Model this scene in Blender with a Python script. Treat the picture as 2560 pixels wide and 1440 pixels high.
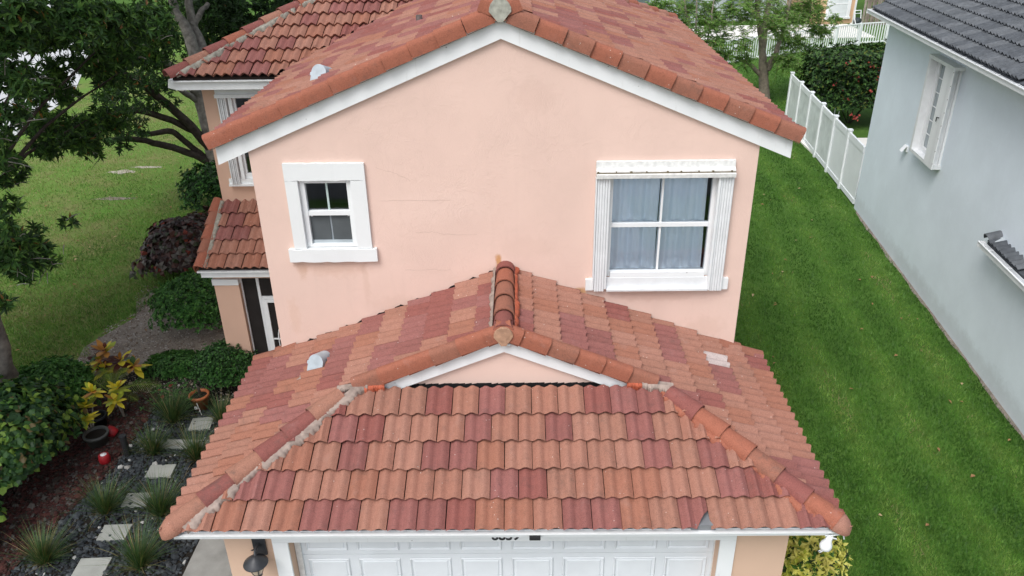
import bpy, math, random
import numpy as np
from mathutils import Matrix, Vector

# ------------------------------------------------------------------ camera, sky, sun, exposure
S = bpy.context.scene
for o in list(bpy.data.objects):
    bpy.data.objects.remove(o)
COL = S.collection
CAM = np.array([0.215, -9.6345, 8.6763])
PITCH, YAW, ROLL, FPX = math.radians(27.3626), math.radians(-0.7832), math.radians(-0.9278), 1988.88

def cam_axes():
    cy, sy, cp, sp, cr, sr = (math.cos(YAW), math.sin(YAW), math.cos(PITCH), math.sin(PITCH), math.cos(ROLL), math.sin(ROLL))
    f = np.array([sy*cp, cy*cp, -sp]); r = np.array([cy, -sy, 0.0]); u = np.cross(r, f)
    return r*cr+u*sr, -r*sr+u*cr, f
CR, CU, CF = cam_axes()
cd = bpy.data.cameras.new('camera'); cam = bpy.data.objects.new('camera', cd); COL.objects.link(cam)
cd.sensor_width = 36.0; cd.lens = FPX/2560*36.0; cd.clip_start = 0.1; cd.clip_end = 1000
m = Matrix.Identity(4)
for i in range(3):
    m[i][0] = CR[i]; m[i][1] = CU[i]; m[i][2] = -CF[i]; m[i][3] = CAM[i]
cam.matrix_world = m
S.camera = cam

SUN_DIR = Vector((-0.30, -0.48, 0.82)).normalized()          # towards the sun
SUN_EL = math.asin(SUN_DIR.z)
W = bpy.data.worlds.new('World'); S.world = W; W.use_nodes = True
nt = W.node_tree; nt.nodes.clear()
sky = nt.nodes.new('ShaderNodeTexSky'); sky.sky_type = 'NISHITA'; sky.sun_disc = False
sky.sun_elevation = SUN_EL; sky.sun_rotation = math.atan2(SUN_DIR.x, SUN_DIR.y)
sky.air_density = 1.0; sky.dust_density = 3.0; sky.ozone_density = 1.0
hs = nt.nodes.new('ShaderNodeHueSaturation'); hs.inputs['Saturation'].default_value = 0.42
bg = nt.nodes.new('ShaderNodeBackground'); bg.inputs['Strength'].default_value = 0.145
wo = nt.nodes.new('ShaderNodeOutputWorld')
nt.links.new(sky.outputs[0], hs.inputs['Color']); nt.links.new(hs.outputs[0], bg.inputs['Color']); nt.links.new(bg.outputs[0], wo.inputs['Surface'])
sl = bpy.data.lights.new('sun', 'SUN'); sl.energy = 1.15; sl.angle = math.radians(30); sl.color = (1.0, 0.99, 0.98)
so = bpy.data.objects.new('sun', sl); COL.objects.link(so)
so.rotation_euler = SUN_DIR.to_track_quat('Z', 'Y').to_euler(); so.location = (20, -20, 30)
S.view_settings.view_transform = 'Standard'; S.view_settings.look = 'None'
S.view_settings.exposure = 0.60; S.view_settings.gamma = 1.0
S.render.engine = 'CYCLES'
S.cycles.use_denoising = True
S.cycles.max_bounces = 6; S.cycles.diffuse_bounces = 3; S.cycles.transparent_max_bounces = 8
S.cycles.sample_clamp_indirect = 4.0

rng = np.random.default_rng(7)
random.seed(7)

# ------------------------------------------------------------------ mesh and object helpers
def link(o, parent=None):
    COL.objects.link(o)
    if parent is not None:
        o.parent = parent
    return o

def tag(o, label, cat, group=None):
    o['label'] = label; o['category'] = cat
    if group: o['group'] = group
    return o

def thing(name, label, cat, loc=(0, 0, 0), rz=0.0, group=None):
    o = bpy.data.objects.new(name, None); o.empty_display_size = 0.1
    link(o); o.location = loc; o.rotation_euler = (0, 0, rz)
    return tag(o, label, cat, group)

def structure(o):
    o['kind'] = 'structure'; return o

def stuff(o):
    o['kind'] = 'stuff'; return o

class MB:
    def __init__(s):
        s.v = []; s.f = []; s.m = []; s.sm = []
    def add(s, vs, fs, mi=0, sm=False):
        b = len(s.v); s.v.extend([tuple(map(float, p)) for p in vs])
        for f in fs:
            s.f.append(tuple(b+i for i in f)); s.m.append(mi); s.sm.append(sm)
        return s
    def box(s, x0, x1, y0, y1, z0, z1, mi=0):
        v = [(x0,y0,z0),(x1,y0,z0),(x1,y1,z0),(x0,y1,z0),(x0,y0,z1),(x1,y0,z1),(x1,y1,z1),(x0,y1,z1)]
        return s.add(v, [(0,3,2,1),(4,5,6,7),(0,1,5,4),(1,2,6,5),(2,3,7,6),(3,0,4,7)], mi)
    def prism(s, poly, axis, a, b, mi=0):
        n = len(poly)
        def P(p, t):
            if axis == 'y': return (p[0], t, p[1])
            if axis == 'x': return (t, p[0], p[1])
            return (p[0], p[1], t)
        v = [P(p, a) for p in poly]+[P(p, b) for p in poly]
        fs = [tuple(range(n)), tuple(range(2*n-1, n-1, -1))]+[(i, n+i, n+(i+1) % n, (i+1) % n) for i in range(n)]
        return s.add(v, fs, mi)
    def slab(s, poly, t, mi=0):
        n = len(poly)
        v = [tuple(p) for p in poly]+[(p[0], p[1], p[2]-t) for p in poly]
        fs = [tuple(range(n)), tuple(range(2*n-1, n-1, -1))]+[(i, n+i, n+(i+1) % n, (i+1) % n) for i in range(n)]
        return s.add(v, fs, mi)
    def tube(s, pts, rads, seg=8, mi=0, cap=True, bumpy=0.0):
        pts = [np.array(p, float) for p in pts]; n = len(pts); rings = []
        up = np.array([0.31, 0.17, 0.93])
        for i, p in enumerate(pts):
            d = pts[min(i+1, n-1)]-pts[max(i-1, 0)]; d = d/(np.linalg.norm(d)+1e-9)
            a = np.cross(d, up); a /= (np.linalg.norm(a)+1e-9); b = np.cross(d, a)
            rr = rads[i] if hasattr(rads, '__len__') else rads
            rings.append([p+(a*math.cos(t)+b*math.sin(t))*rr*(1+bumpy*math.sin(3*t+i*1.7)) for t in [2*math.pi*k/seg for k in range(seg)]])
        v = [q for r in rings for q in r]; fs = []
        for i in range(n-1):
            for k in range(seg):
                k2 = (k+1) % seg
                fs.append((i*seg+k, i*seg+k2, (i+1)*seg+k2, (i+1)*seg+k))
        s.add(v, fs, mi, True)
        if cap:
            s.add([q for q in rings[0]], [tuple(range(seg-1, -1, -1))], mi); s.add([q for q in rings[-1]], [tuple(range(seg))], mi)
        return s
    def lathe(s, prof, c, seg=16, mi=0, sm=True, M=None):
        v = []
        for r, z in prof:
            for k in range(seg):
                t = 2*math.pi*k/seg; p = Vector((r*math.cos(t), r*math.sin(t), z))
                if M is not None: p = M @ p
                v.append((c[0]+p.x, c[1]+p.y, c[2]+p.z))
        fs = []
        for i in range(len(prof)-1):
            for k in range(seg):
                k2 = (k+1) % seg
                fs.append((i*seg+k, i*seg+k2, (i+1)*seg+k2, (i+1)*seg+k))
        return s.add(v, fs, mi, sm)
    def build(s, name, mats, parent=None, bevel=0.0):
        me = bpy.data.meshes.new(name)
        me.from_pydata(s.v, [], s.f)
        for mt in (mats if isinstance(mats, (list, tuple)) else [mats]): me.materials.append(mt)
        me.polygons.foreach_set('material_index', s.m); me.polygons.foreach_set('use_smooth', s.sm)
        me.update()
        o = bpy.data.objects.new(name, me); link(o, parent)
        if bevel:
            b = o.modifiers.new('bevel', 'BEVEL'); b.width = bevel; b.segments = 2; b.limit_method = 'ANGLE'
        return o

def box_part(name, mat, parent, *a, bevel=0.0):
    return MB().box(*a).build(name, mat, parent, bevel)

# ------------------------------------------------------------------ materials
def new_mat(name):
    mt = bpy.data.materials.new(name); mt.use_nodes = True
    n = mt.node_tree; b = n.nodes['Principled BSDF']
    return mt, n, b

def nd(n, t, **kw):
    x = n.nodes.new(t)
    for k, v in kw.items():
        if k in x.inputs: x.inputs[k].default_value = v
        else: setattr(x, k, v)
    return x

def pos(n):
    return nd(n, 'ShaderNodeNewGeometry').outputs['Position']

def noise(n, scale, detail=4.0, rough=0.55, vec=None, dist=0.0):
    x = nd(n, 'ShaderNodeTexNoise'); x.inputs['Scale'].default_value = scale; x.inputs['Detail'].default_value = detail
    x.inputs['Roughness'].default_value = rough; x.inputs['Distortion'].default_value = dist
    n.links.new(vec if vec is not None else pos(n), x.inputs['Vector'])
    return x.outputs['Fac']

def ramp(n, fac, stops, interp='LINEAR'):
    r = nd(n, 'ShaderNodeValToRGB'); r.color_ramp.interpolation = interp
    e = r.color_ramp.elements
    while len(e) < len(stops): e.new(0.5)
    for k, (p, c) in enumerate(stops):
        e[k].position = p; e[k].color = (c, c, c, 1) if not hasattr(c, '__len__') else (*c, 1)
    n.links.new(fac, r.inputs['Fac']); return r.outputs['Color']

def mix(n, fac, a, b, mode='MIX'):
    x = nd(n, 'ShaderNodeMix'); x.data_type = 'RGBA'; x.blend_type = mode
    for sock, val in ((x.inputs[0], fac), (x.inputs[6], a), (x.inputs[7], b)):
        if isinstance(val, (int, float)): sock.default_value = val
        elif isinstance(val, tuple): sock.default_value = (*val, 1)
        else: n.links.new(val, sock)
    return x.outputs[2]

def bump(n, b, h, strength, dist=0.01):
    x = nd(n, 'ShaderNodeBump'); x.inputs['Strength'].default_value = strength; x.inputs['Distance'].default_value = dist
    n.links.new(h, x.inputs['Height']); n.links.new(x.outputs[0], b.inputs['Normal'])

def mapped(n, sx, sy, sz, rot=(0, 0, 0)):
    mp = nd(n, 'ShaderNodeMapping'); mp.inputs['Scale'].default_value = (sx, sy, sz); mp.inputs['Rotation'].default_value = rot
    n.links.new(pos(n), mp.inputs['Vector']); return mp.outputs[0]

def plain(name, col, rough=0.6, var=0.12, scale=5.0, spec=0.3, bmp=0.0, bscale=60, metal=0.0):
    mt, n, b = new_mat(name)
    dk = tuple(c*(1-var) for c in col); lt = tuple(min(1, c*(1+var)) for c in col)
    c = ramp(n, noise(n, scale, 5), [(0.3, dk), (0.7, lt)])
    n.links.new(c, b.inputs['Base Color']); b.inputs['Roughness'].default_value = rough
    b.inputs['Specular IOR Level'].default_value = spec; b.inputs['Metallic'].default_value = metal
    if bmp: bump(n, b, noise(n, bscale, 4), bmp, 0.004)
    return mt

def tile_mat(name, col, grime=0.45):
    mt, n, b = new_mat(name)
    big = noise(n, 2.3, 4); fine = noise(n, 90, 3); mid = noise(n, 16, 5, 0.65)
    col = (col[0]*0.885, col[1]*0.965, col[2]*1.02)
    c = mix(n, ramp(n, mid, [(0.35, 0.0), (0.72, 0.75)]), tuple(x*0.80 for x in col), tuple(min(1, x*1.22) for x in col))
    c = mix(n, ramp(n, fine, [(0.35, 0.0), (0.65, 1.0)]), c, tuple(min(1, x*1.28) for x in col))
    g = nd(n, 'ShaderNodeMath', operation='MULTIPLY'); n.links.new(ramp(n, big, [(0.5, 0.0), (0.75, 1.0)]), g.inputs[0])
    n.links.new(ramp(n, noise(n, 9, 6, 0.7), [(0.45, 0.0), (0.7, 1.0)]), g.inputs[1])
    g2 = nd(n, 'ShaderNodeMath', operation='MULTIPLY'); n.links.new(g.outputs[0], g2.inputs[0]); g2.inputs[1].default_value = grime
    c = mix(n, g2.outputs[0], c, (0.09, 0.07, 0.06))
    c = mix(n, ramp(n, noise(n, 5.2, 6, 0.72), [(0.56, 0.0), (0.74, 0.55)]), c, tuple(x*0.52+0.02 for x in col))
    c = mix(n, ramp(n, noise(n, 4.1, 5, 0.7, mapped(n, 1, 1, 1)), [(0.58, 0.0), (0.8, 0.45)]), c, tuple(min(1, x*0.9+0.10) for x in col))
    vo = nd(n, 'ShaderNodeTexVoronoi'); vo.inputs['Scale'].default_value = 13.0; n.links.new(pos(n), vo.inputs['Vector'])
    sp = nd(n, 'ShaderNodeMath', operation='MULTIPLY'); n.links.new(ramp(n, vo.outputs['Distance'], [(0.055, 1.0), (0.085, 0.0)]), sp.inputs[0])
    n.links.new(ramp(n, noise(n, 3.1, 2), [(0.5, 0.0), (0.56, 0.8)]), sp.inputs[1])
    c = mix(n, sp.outputs[0], c, (0.62, 0.55, 0.50))
    n.links.new(c, b.inputs['Base Color']); b.inputs['Roughness'].default_value = 0.82; b.inputs['Specular IOR Level'].default_value = 0.25
    bump(n, b, fine, 0.25, 0.003)
    return mt

def leaf_mat(name, col, trans=0.3, rough=0.5):
    mt, n, b = new_mat(name)
    c = ramp(n, noise(n, 3.0, 3), [(0.3, tuple(x*0.72 for x in col)), (0.7, tuple(min(1, x*1.25) for x in col))])
    n.links.new(c, b.inputs['Base Color']); b.inputs['Roughness'].default_value = rough; b.inputs['Specular IOR Level'].default_value = 0.35
    tr = nd(n, 'ShaderNodeBsdfTranslucent'); n.links.new(mix(n, 1.0, c, (1.0, 1.0, 0.45), 'MULTIPLY'), tr.inputs['Color'])
    mx = nd(n, 'ShaderNodeMixShader'); mx.inputs[0].default_value = trans
    n.links.new(b.outputs[0], mx.inputs[1]); n.links.new(tr.outputs[0], mx.inputs[2])
    n.links.new(mx.outputs[0], n.nodes['Material Output'].inputs['Surface'])
    return mt

def stucco(name, col, stains=(), relief=0.55, splash=None):
    mt, n, b = new_mat(name)
    v = mapped(n, 1, 1, 1)
    a = noise(n, 3.4, 8, 0.62, v, 1.6); bb = noise(n, 11, 6, 0.6, v, 0.9); f = noise(n, 70, 3)
    ridge = ramp(n, a, [(0.44, 0.0), (0.475, 0.9), (0.50, 0.25), (0.565, 1.0), (0.60, 0.5)])
    msk = ramp(n, noise(n, 1.5, 3, 0.6), [(0.36, 0.30), (0.70, 1.0)])
    h = mix(n, msk, (0.5, 0.5, 0.5), ridge); h = mix(n, 0.30, h, bb); h = mix(n, 0.12, h, f)
    c = mix(n, ramp(n, noise(n, 0.9, 4), [(0.35, 0.0), (0.7, 1.0)]), tuple(x*0.95 for x in col), tuple(min(1, x*1.03) for x in col))
    c = mix(n, ramp(n, noise(n, 0.8, 6, 0.7, mapped(n, 5.0, 5.0, 0.6)), [(0.55, 0.0), (0.8, 0.35)]), c, tuple(x*0.86 for x in col))
    for (px, pz, rx, rz, sc, am) in stains:
        mp = nd(n, 'ShaderNodeMapping'); mp.inputs['Location'].default_value = (-px/rx, 0, -pz/rz); mp.inputs['Scale'].default_value = (1/rx, 0.0, 1/rz)
        n.links.new(pos(n), mp.inputs['Vector'])
        ln = nd(n, 'ShaderNodeVectorMath', operation='LENGTH'); n.links.new(mp.outputs[0], ln.inputs[0])
        ad = nd(n, 'ShaderNodeMath', operation='ADD'); n.links.new(ln.outputs['Value'], ad.inputs[0])
        ns = nd(n, 'ShaderNodeMath', operation='MULTIPLY_ADD'); n.links.new(noise(n, 9, 4), ns.inputs[0]); ns.inputs[1].default_value = 1.6; ns.inputs[2].default_value = -0.8
        n.links.new(ns.outputs[0], ad.inputs[1])
        c = mix(n, ramp(n, ad.outputs[0], [(0.45, am), (1.0, 0.0)]), c, sc)
    if splash:                                # soil splashed against the foot of the wall, and old patches of paint
        sep = nd(n, 'ShaderNodeSeparateXYZ'); n.links.new(pos(n), sep.inputs[0])
        ad = nd(n, 'ShaderNodeMath', operation='MULTIPLY_ADD'); n.links.new(noise(n, 3.5, 6, 0.7), ad.inputs[0]); ad.inputs[1].default_value = -0.55; n.links.new(sep.outputs['Z'], ad.inputs[2])
        c = mix(n, ramp(n, ad.outputs[0], [(0.0, 0.22), (0.22, 0.0)]), c, splash)
        c = mix(n, ramp(n, noise(n, 0.55, 7, 0.7), [(0.42, 0.0), (0.62, 0.5)]), c, tuple(x*0.90 for x in col))
        c = mix(n, ramp(n, noise(n, 2.2, 8, 0.75, None, 1.5), [(0.55, 0.0), (0.72, 0.35)]), c, tuple(min(1, x*1.07) for x in col))
    n.links.new(c, b.inputs['Base Color']); b.inputs['Roughness'].default_value = 0.88; b.inputs['Specular IOR Level'].default_value = 0.2
    bump(n, b, h, relief*0.72, 0.008)
    return mt

def glass_mat(name, tint=(1, 1, 1)):
    mt, n, b = new_mat(name); n.nodes.remove(b)
    t = nd(n, 'ShaderNodeBsdfTransparent'); t.inputs['Color'].default_value = (*tint, 1)
    g = nd(n, 'ShaderNodeBsdfGlossy'); g.inputs['Roughness'].default_value = 0.03; g.inputs['Color'].default_value = (0.9, 0.95, 1, 1)
    fr = nd(n, 'ShaderNodeFresnel'); fr.inputs['IOR'].default_value = 1.5
    mx = nd(n, 'ShaderNodeMixShader'); n.links.new(fr.outputs[0], mx.inputs[0]); n.links.new(t.outputs[0], mx.inputs[1]); n.links.new(g.outputs[0], mx.inputs[2])
    n.links.new(mx.outputs[0], n.nodes['Material Output'].inputs['Surface']); return mt

ORANGE = [tile_mat('terracotta tile a', (0.325, 0.138, 0.092)), tile_mat('terracotta tile b', (0.335, 0.148, 0.100)), tile_mat('terracotta tile c', (0.312, 0.124, 0.078)),
          tile_mat('terracotta tile d', (0.310, 0.138, 0.093), 0.55), tile_mat('terracotta tile e', (0.340, 0.154, 0.106))]
BURG = [tile_mat('burgundy tile a', (0.240, 0.086, 0.070)), tile_mat('burgundy tile b', (0.258, 0.094, 0.077)), tile_mat('burgundy tile c', (0.245, 0.080, 0.063)), tile_mat('burgundy tile d', (0.268, 0.100, 0.083))]
PALE = tile_mat('tile with white paint', (0.47, 0.36, 0.32), 0.1)
TILES = ORANGE+BURG+[PALE]
NO = len(ORANGE)
RAKE_M = tile_mat('rake terracotta', (0.315, 0.102, 0.060), 0.4)
RAKE_M2 = tile_mat('rake terracotta weathered', (0.285, 0.108, 0.068), 0.9)
HIP_O = tile_mat('hip terracotta stained', (0.330, 0.145, 0.095), 1.0)
HIP_R = tile_mat('hip red stained', (0.235, 0.075, 0.060), 0.9)
RED_PAINT = plain('red roof sealant', (0.38, 0.09, 0.045), 0.7, 0.3, 14)
GREY_TILE = [plain('charcoal tile a', (0.085, 0.094, 0.104), 0.7, 0.25, 9), plain('charcoal tile b', (0.105, 0.114, 0.124), 0.7, 0.25, 9), plain('charcoal tile c', (0.072, 0.080, 0.090), 0.7, 0.25, 9)]
PINK = stucco('pink stucco', (0.765, 0.560, 0.480), [(-0.09, 4.08, 0.055, 0.14, (0.55, 0.27, 0.09), 0.85), (1.00, 3.63, 0.11, 0.08, (0.50, 0.26, 0.09), 0.8), (1.11, 3.80, 0.04, 0.06, (0.5, 0.3, 0.15), 0.6),
                              (-2.30, 4.02, 0.55, 0.16, (0.62, 0.40, 0.30), 0.4), (-1.9, 3.8, 0.06, 0.35, (0.62, 0.42, 0.33), 0.3), (-2.95, 3.3, 0.10, 0.35, (0.66, 0.44, 0.33), 0.35), (2.0, 3.55, 0.7, 0.10, (0.62, 0.42, 0.34), 0.4), (-2.75, 4.05, 0.10, 0.22, (0.58, 0.36, 0.25), 0.5), (0.4, 6.3, 0.35, 0.25, (0.62, 0.43, 0.36), 0.25), (-0.9, 4.9, 0.9, 0.3, (0.80, 0.60, 0.52), 0.35), (0.3, 4.3, 0.5, 0.2, (0.66, 0.47, 0.39), 0.25), (-1.5, 3.45, 0.5, 0.18, (0.64, 0.45, 0.37), 0.3), (2.75, 3.05, 0.35, 0.2, (0.64, 0.45, 0.36), 0.35)])
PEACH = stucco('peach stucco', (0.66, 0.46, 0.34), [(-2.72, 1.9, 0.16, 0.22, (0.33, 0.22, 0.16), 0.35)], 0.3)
PEACH2 = stucco('peach wing stucco', (0.64, 0.42, 0.315), (), 0.3)
BLUE = stucco('pale blue stucco', (0.775, 0.855, 0.91), (), 0.30, splash=(0.20, 0.18, 0.14))
TRIM = stucco('white stucco trim', (0.78, 0.80, 0.80), (), 0.28)
def painted_board(name, col):
    mt, n, b = new_mat(name)
    c = mix(n, ramp(n, noise(n, 2.0, 6, 0.65), [(0.4, 0.0), (0.75, 0.5)]), col, tuple(x*0.90 for x in col))
    c = mix(n, ramp(n, noise(n, 1.6, 7, 0.75, mapped(n, 9, 9, 1.2)), [(0.60, 0.0), (0.78, 0.45)]), c, (0.48, 0.46, 0.42))
    vo = nd(n, 'ShaderNodeTexVoronoi'); vo.inputs['Scale'].default_value = 4.5; n.links.new(pos(n), vo.inputs['Vector'])
    c = mix(n, ramp(n, vo.outputs['Distance'], [(0.03, 0.65), (0.05, 0.0)]), c, (0.20, 0.18, 0.16))
    n.links.new(c, b.inputs['Base Color']); b.inputs['Roughness'].default_value = 0.5; b.inputs['Specular IOR Level'].default_value = 0.3
    bump(n, b, noise(n, 14, 4), 0.12, 0.004); return mt
WHITE = painted_board('white paint', (0.80, 0.82, 0.825))
WHITE_D = plain('white paint weathered', (0.72, 0.72, 0.70), 0.55, 0.14, 18)
ALU = plain('white aluminium', (0.74, 0.76, 0.77), 0.35, 0.06, 6, 0.4)
DOORW = plain('garage door white', (0.70, 0.735, 0.76), 0.45, 0.05, 2.5)
DECK = plain('roof underlay', (0.030, 0.020, 0.017), 0.95, 0.3, 8)
MORTAR = plain('pinkish mortar', (0.31, 0.245, 0.21), 0.95, 0.3, 9, 0.1, 0.4, 30)
MORTAR_G = plain('grey mortar', (0.27, 0.255, 0.215), 0.95, 0.35, 10, 0.1, 0.4, 30)
LEAD = plain('galvanised grey', (0.40, 0.46, 0.50), 0.45, 0.15, 8, 0.5)
BLACK = plain('black metal', (0.022, 0.022, 0.024), 0.5, 0.2, 10)
FLASH = plain('black flashing', (0.012, 0.012, 0.013), 0.9, 0.2, 10)
DARKROOM = plain('dark room', (0.15, 0.165, 0.17), 0.9, 0.1, 2)
GLASS = glass_mat('window glass', (0.99, 0.99, 0.99))
CURTAIN = plain('pale blue curtain', (0.76, 0.88, 1.0), 0.9, 0.03, 3)
CURT_B = plain('blue curtain', (0.07, 0.20, 0.36), 0.9, 0.1, 3)
SCREEN = plain('porch screen mesh', (0.018, 0.015, 0.014), 0.7, 0.2, 4)
# ------------------------------------------------------------------ roof tiles
TW, TE = 0.3113, 0.354
REC = []                                    # every course tile: (roof, matrix, verts, faces, smooth, material, weight)

def tile_shape(L, x0=0.0, x1=TW, ns=10, amp=0.054, lift=0.050, th=0.040):
    def h(x, y):
        return amp*(0.5-0.5*math.cos(4*math.pi*x/TW))**1.0 + lift*(1-y/L)+0.018*(x/TW)
    xs = [x0+0.0035+(x1-x0-0.007)*i/ns for i in range(ns+1)]
    v = []; f = []; sm = []
    v += [(x, 0.0, h(x, 0)) for x in xs]+[(x, L, h(x, L)) for x in xs]
    for i in range(ns): f.append((i, i+1, ns+2+i, ns+1+i)); sm.append(True)
    b = len(v); v += [(x, 0.0, h(x, 0)) for x in xs]+[(x, 0.020, h(x, 0)-th) for x in xs]
    for i in range(ns): f.append((b+ns+1+i, b+ns+2+i, b+i+1, b+i)); sm.append(False)
    for x in (xs[0], xs[-1]):
        b = len(v); v += [(x, 0, h(x, 0)), (x, L, h(x, L)), (x, L, h(x, L)-.011), (x, 0, h(x, 0)-.011)]
        f.append((b, b+1, b+2, b+3)); sm.append(False)
    return v, f, sm
FULL = tile_shape(TE+0.045)

def clip_faces(v, f, sm, M, planes):
    W_ = [M @ Vector(p) for p in v]
    nv = []; nf = []; ns = []
    for face, s in zip(f, sm):
        poly = [(Vector(v[i]), W_[i]) for i in face]
        for (a, b, c) in planes:
            out = []
            for k in range(len(poly)):
                p, q = poly[k], poly[(k+1) % len(poly)]
                dp = a*p[1].x+b*p[1].y+c; dq = a*q[1].x+b*q[1].y+c
                if dp >= 0: out.append(p)
                if (dp >= 0) != (dq >= 0):
                    t = dp/(dp-dq); out.append((p[0].lerp(q[0], t), p[1].lerp(q[1], t)))
            poly = out
            if len(poly) < 3: break
        if len(poly) < 3: continue
        bse = len(nv); nv += [tuple(p[0]) for p in poly]; nf.append(tuple(range(bse, bse+len(poly)))); ns.append(s)
    return nv, nf, ns

def frame_weight(c, n):
    d = np.array(c)-CAM; z = d@CF
    if z < 0.5: return 0
    x, y = 1280+FPX*(d@CR)/z, 720-FPX*(d@CU)/z
    if not (-20 < x < 2580 and -20 < y < 1460): return 0
    dist = np.linalg.norm(d); return max(0, -float(np.array(n)@d)/dist)/dist**2

def patch_color(row, col, salt, thr=0.60):
    h = math.sin(row*12.9898*0.37+math.floor(col*0.53+row*0.31)*78.233+salt)*43758.5453
    h2 = math.sin(row*39.3+col*17.7+salt*3.1)*9631.7
    burg = ((h-math.floor(h))*0.55+(h2-math.floor(h2))*0.45) > thr
    return burg

def course_tiles(roof, O, u, v, n, u0, u1, rows, clipper, salt, off=0.0, pattern=None, e=TE, burg_bias=None, mats=None):
    O, u, v, n = Vector(O), Vector(u), Vector(v), Vector(n)
    for r in range(rows):
        start = u0+off+(-0.5*TW if r % 2 else 0.0)
        k0 = math.floor((u0-start)/TW)-1
        k = k0
        while start+k*TW < u1:
            x = start+k*TW
            jx, jz = random.uniform(-0.002, 0.002), random.uniform(-0.0, 0.004)
            P = O+u*(x+jx)+v*(r*e-0.0)+n*jz
            yaw = random.uniform(-0.005, 0.005)
            u2 = (u+v*yaw).normalized(); v2 = (v-u*yaw).normalized()
            M = Matrix(((u2.x, v2.x, n.x, P.x), (u2.y, v2.y, n.y, P.y), (u2.z, v2.z, n.z, P.z), (0, 0, 0, 1)))
            c = O+u*(x+TW/2)+v*(r*e+e/2)
            planes = clipper(c.x, c.y)
            k += 1
            if planes is None: continue
            cor = [M @ Vector(p) for p in ((0.01, 0, 0), (TW-0.01, 0, 0), (0.01, TE*0.98, 0), (TW-0.01, TE*0.98, 0))]
            ins = [all(a*p.x+b*p.y+cc >= 0 for a, b, cc in planes) for p in cor]
            if pattern and r in pattern and 0 <= (k-1-pattern[r][0]) < len(pattern[r][1]):
                burg = pattern[r][1][k-1-pattern[r][0]] == 'B'
            else:
                burg = patch_color(r, k, salt, burg_bias or 0.60)
            mi = (NO+random.randrange(len(BURG))) if burg else random.randrange(NO)
            if roof == 'garage' and u.y > 0.5 and abs(c.x-2.84) < 0.19 and abs(c.y+0.60) < 0.20: mi = len(TILES)-1
            if roof == 'garage' and u.x > 0.5 and r == 0 and x+base < 2.1 < x+base+TW:
                planes = planes+[(-0.18, 0.13, 0.18*2.05+0.13*3.34)]; ins[1] = False
            if all(ins):
                REC.append((roof, M, None, None, None, mi, frame_weight(c, n)))
            else:
                vv, ff, ss = clip_faces(*FULL, M, planes)
                if len(ff) < 3: continue
                REC.append((roof, M, vv, ff, ss, mi, frame_weight(c, n)*0.6))

def rake_tile_mesh(L=0.344, sgn=1):
    # local x runs up the slope, y points inwards over the roof, z normal to the slope
    prof = [(0.17, 0.050), (0.125, 0.096), (0.080, 0.114), (0.038, 0.110), (0.011, 0.090), (0.0, 0.055), (-0.002, -0.01), (-0.002, -0.072)]
    mb = MB(); n = len(prof); v = []
    for x, k in ((0.0, 0.022), (L, -0.004)):
        for (y, z) in prof: v.append((x, sgn*(y-k), z+k*0.7))
    fs = [(i, i+1, n+i+1, n+i) for i in range(n-1)]
    mb.add(v, fs, 0, True)
    for x, k in ((0.0, 0.022),):
        a = [(x, sgn*(y-k), z+k*0.7) for y, z in prof]; b = [(x+0.001, sgn*(y-k+0.016), z+k*0.7-0.018) for y, z in prof]
        mb.add(a+b, [(i, n+i, n+i+1, i+1) for i in range(n-1)], 0)
    a = [(x, sgn*(y-k), z) for x, k, (y, z) in ((0, 0.022, prof[-1]), (L, -0.004, prof[-1]))]
    mb.add([a[0], a[1], (L, sgn*0.02, prof[-1][1]), (0, sgn*0.02, prof[-1][1])], [(0, 1, 2, 3)], 0)
    return mb

def barrel_mesh(L=0.43, r0=0.135, r1=0.112, seg=9, arc=200):
    mb = MB(); v = []
    for x, r, dz in ((0.0, r0, 0.018), (L, r1, 0.0)):
        for i in range(seg+1):
            t = math.radians(-arc/2+arc*i/seg); v.append((x, r*math.sin(t), r*math.cos(t)*0.92-0.022+dz))
    mb.add(v, [(i, i+1, seg+2+i, seg+1+i) for i in range(seg)], 0, True)
    a = v[:seg+1]; b = [(0.002, p[1]*0.86, (p[2]+0.004)*0.86-0.004) for p in a]
    mb.add(a+b, [(i, seg+1+i, seg+2+i, i+1) for i in range(seg)], 0)
    return mb

def axes_matrix(P, X, Y, Z):
    return Matrix(((X.x, Y.x, Z.x, P.x), (X.y, Y.y, Z.y, P.y), (X.z, Y.z, Z.z, P.z), (0, 0, 0, 1)))

_mesh_cache = {}
def shared(kind, mat, maker):
    key = (kind, mat.name)
    if key not in _mesh_cache:
        o = maker().build(kind, mat); _mesh_cache[key] = o.data
        bpy.data.objects.remove(o)
    return _mesh_cache[key]

def lay_line(name, maker, kind, mats, P0, P1, step, up, parent, y_hint=None, start=0.0, cut_top=0.0, jitter=0.0025):
    """tiles laid in a line from P0 (low or near end) to P1; local x along the line, z near `up`."""
    P0, P1 = Vector(P0), Vector(P1); X = (P1-P0); L = X.length; X.normalize()
    up = Vector(up); Y = up.cross(X).normalized(); Z = X.cross(Y)
    if y_hint is not None and Y.dot(Vector(y_hint)) < 0: flip = -1
    else: flip = 1
    s = start; i = 0
    while s < L-cut_top:
        mt = mats[i % len(mats)] if isinstance(mats, list) else mats
        me = shared(kind+('' if flip > 0 else '_mirror'), mt, (lambda: maker(sgn=flip)) if 'rake' in kind else maker)
        o = bpy.data.objects.new(name, me); link(o, parent)
        jj = Vector((random.uniform(-1, 1), random.uniform(-1, 1), random.uniform(-1, 1)))*jitter
        o.matrix_world = axes_matrix(P0+X*s+jj, X, Y, Z)
        s += step; i += 1

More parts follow.
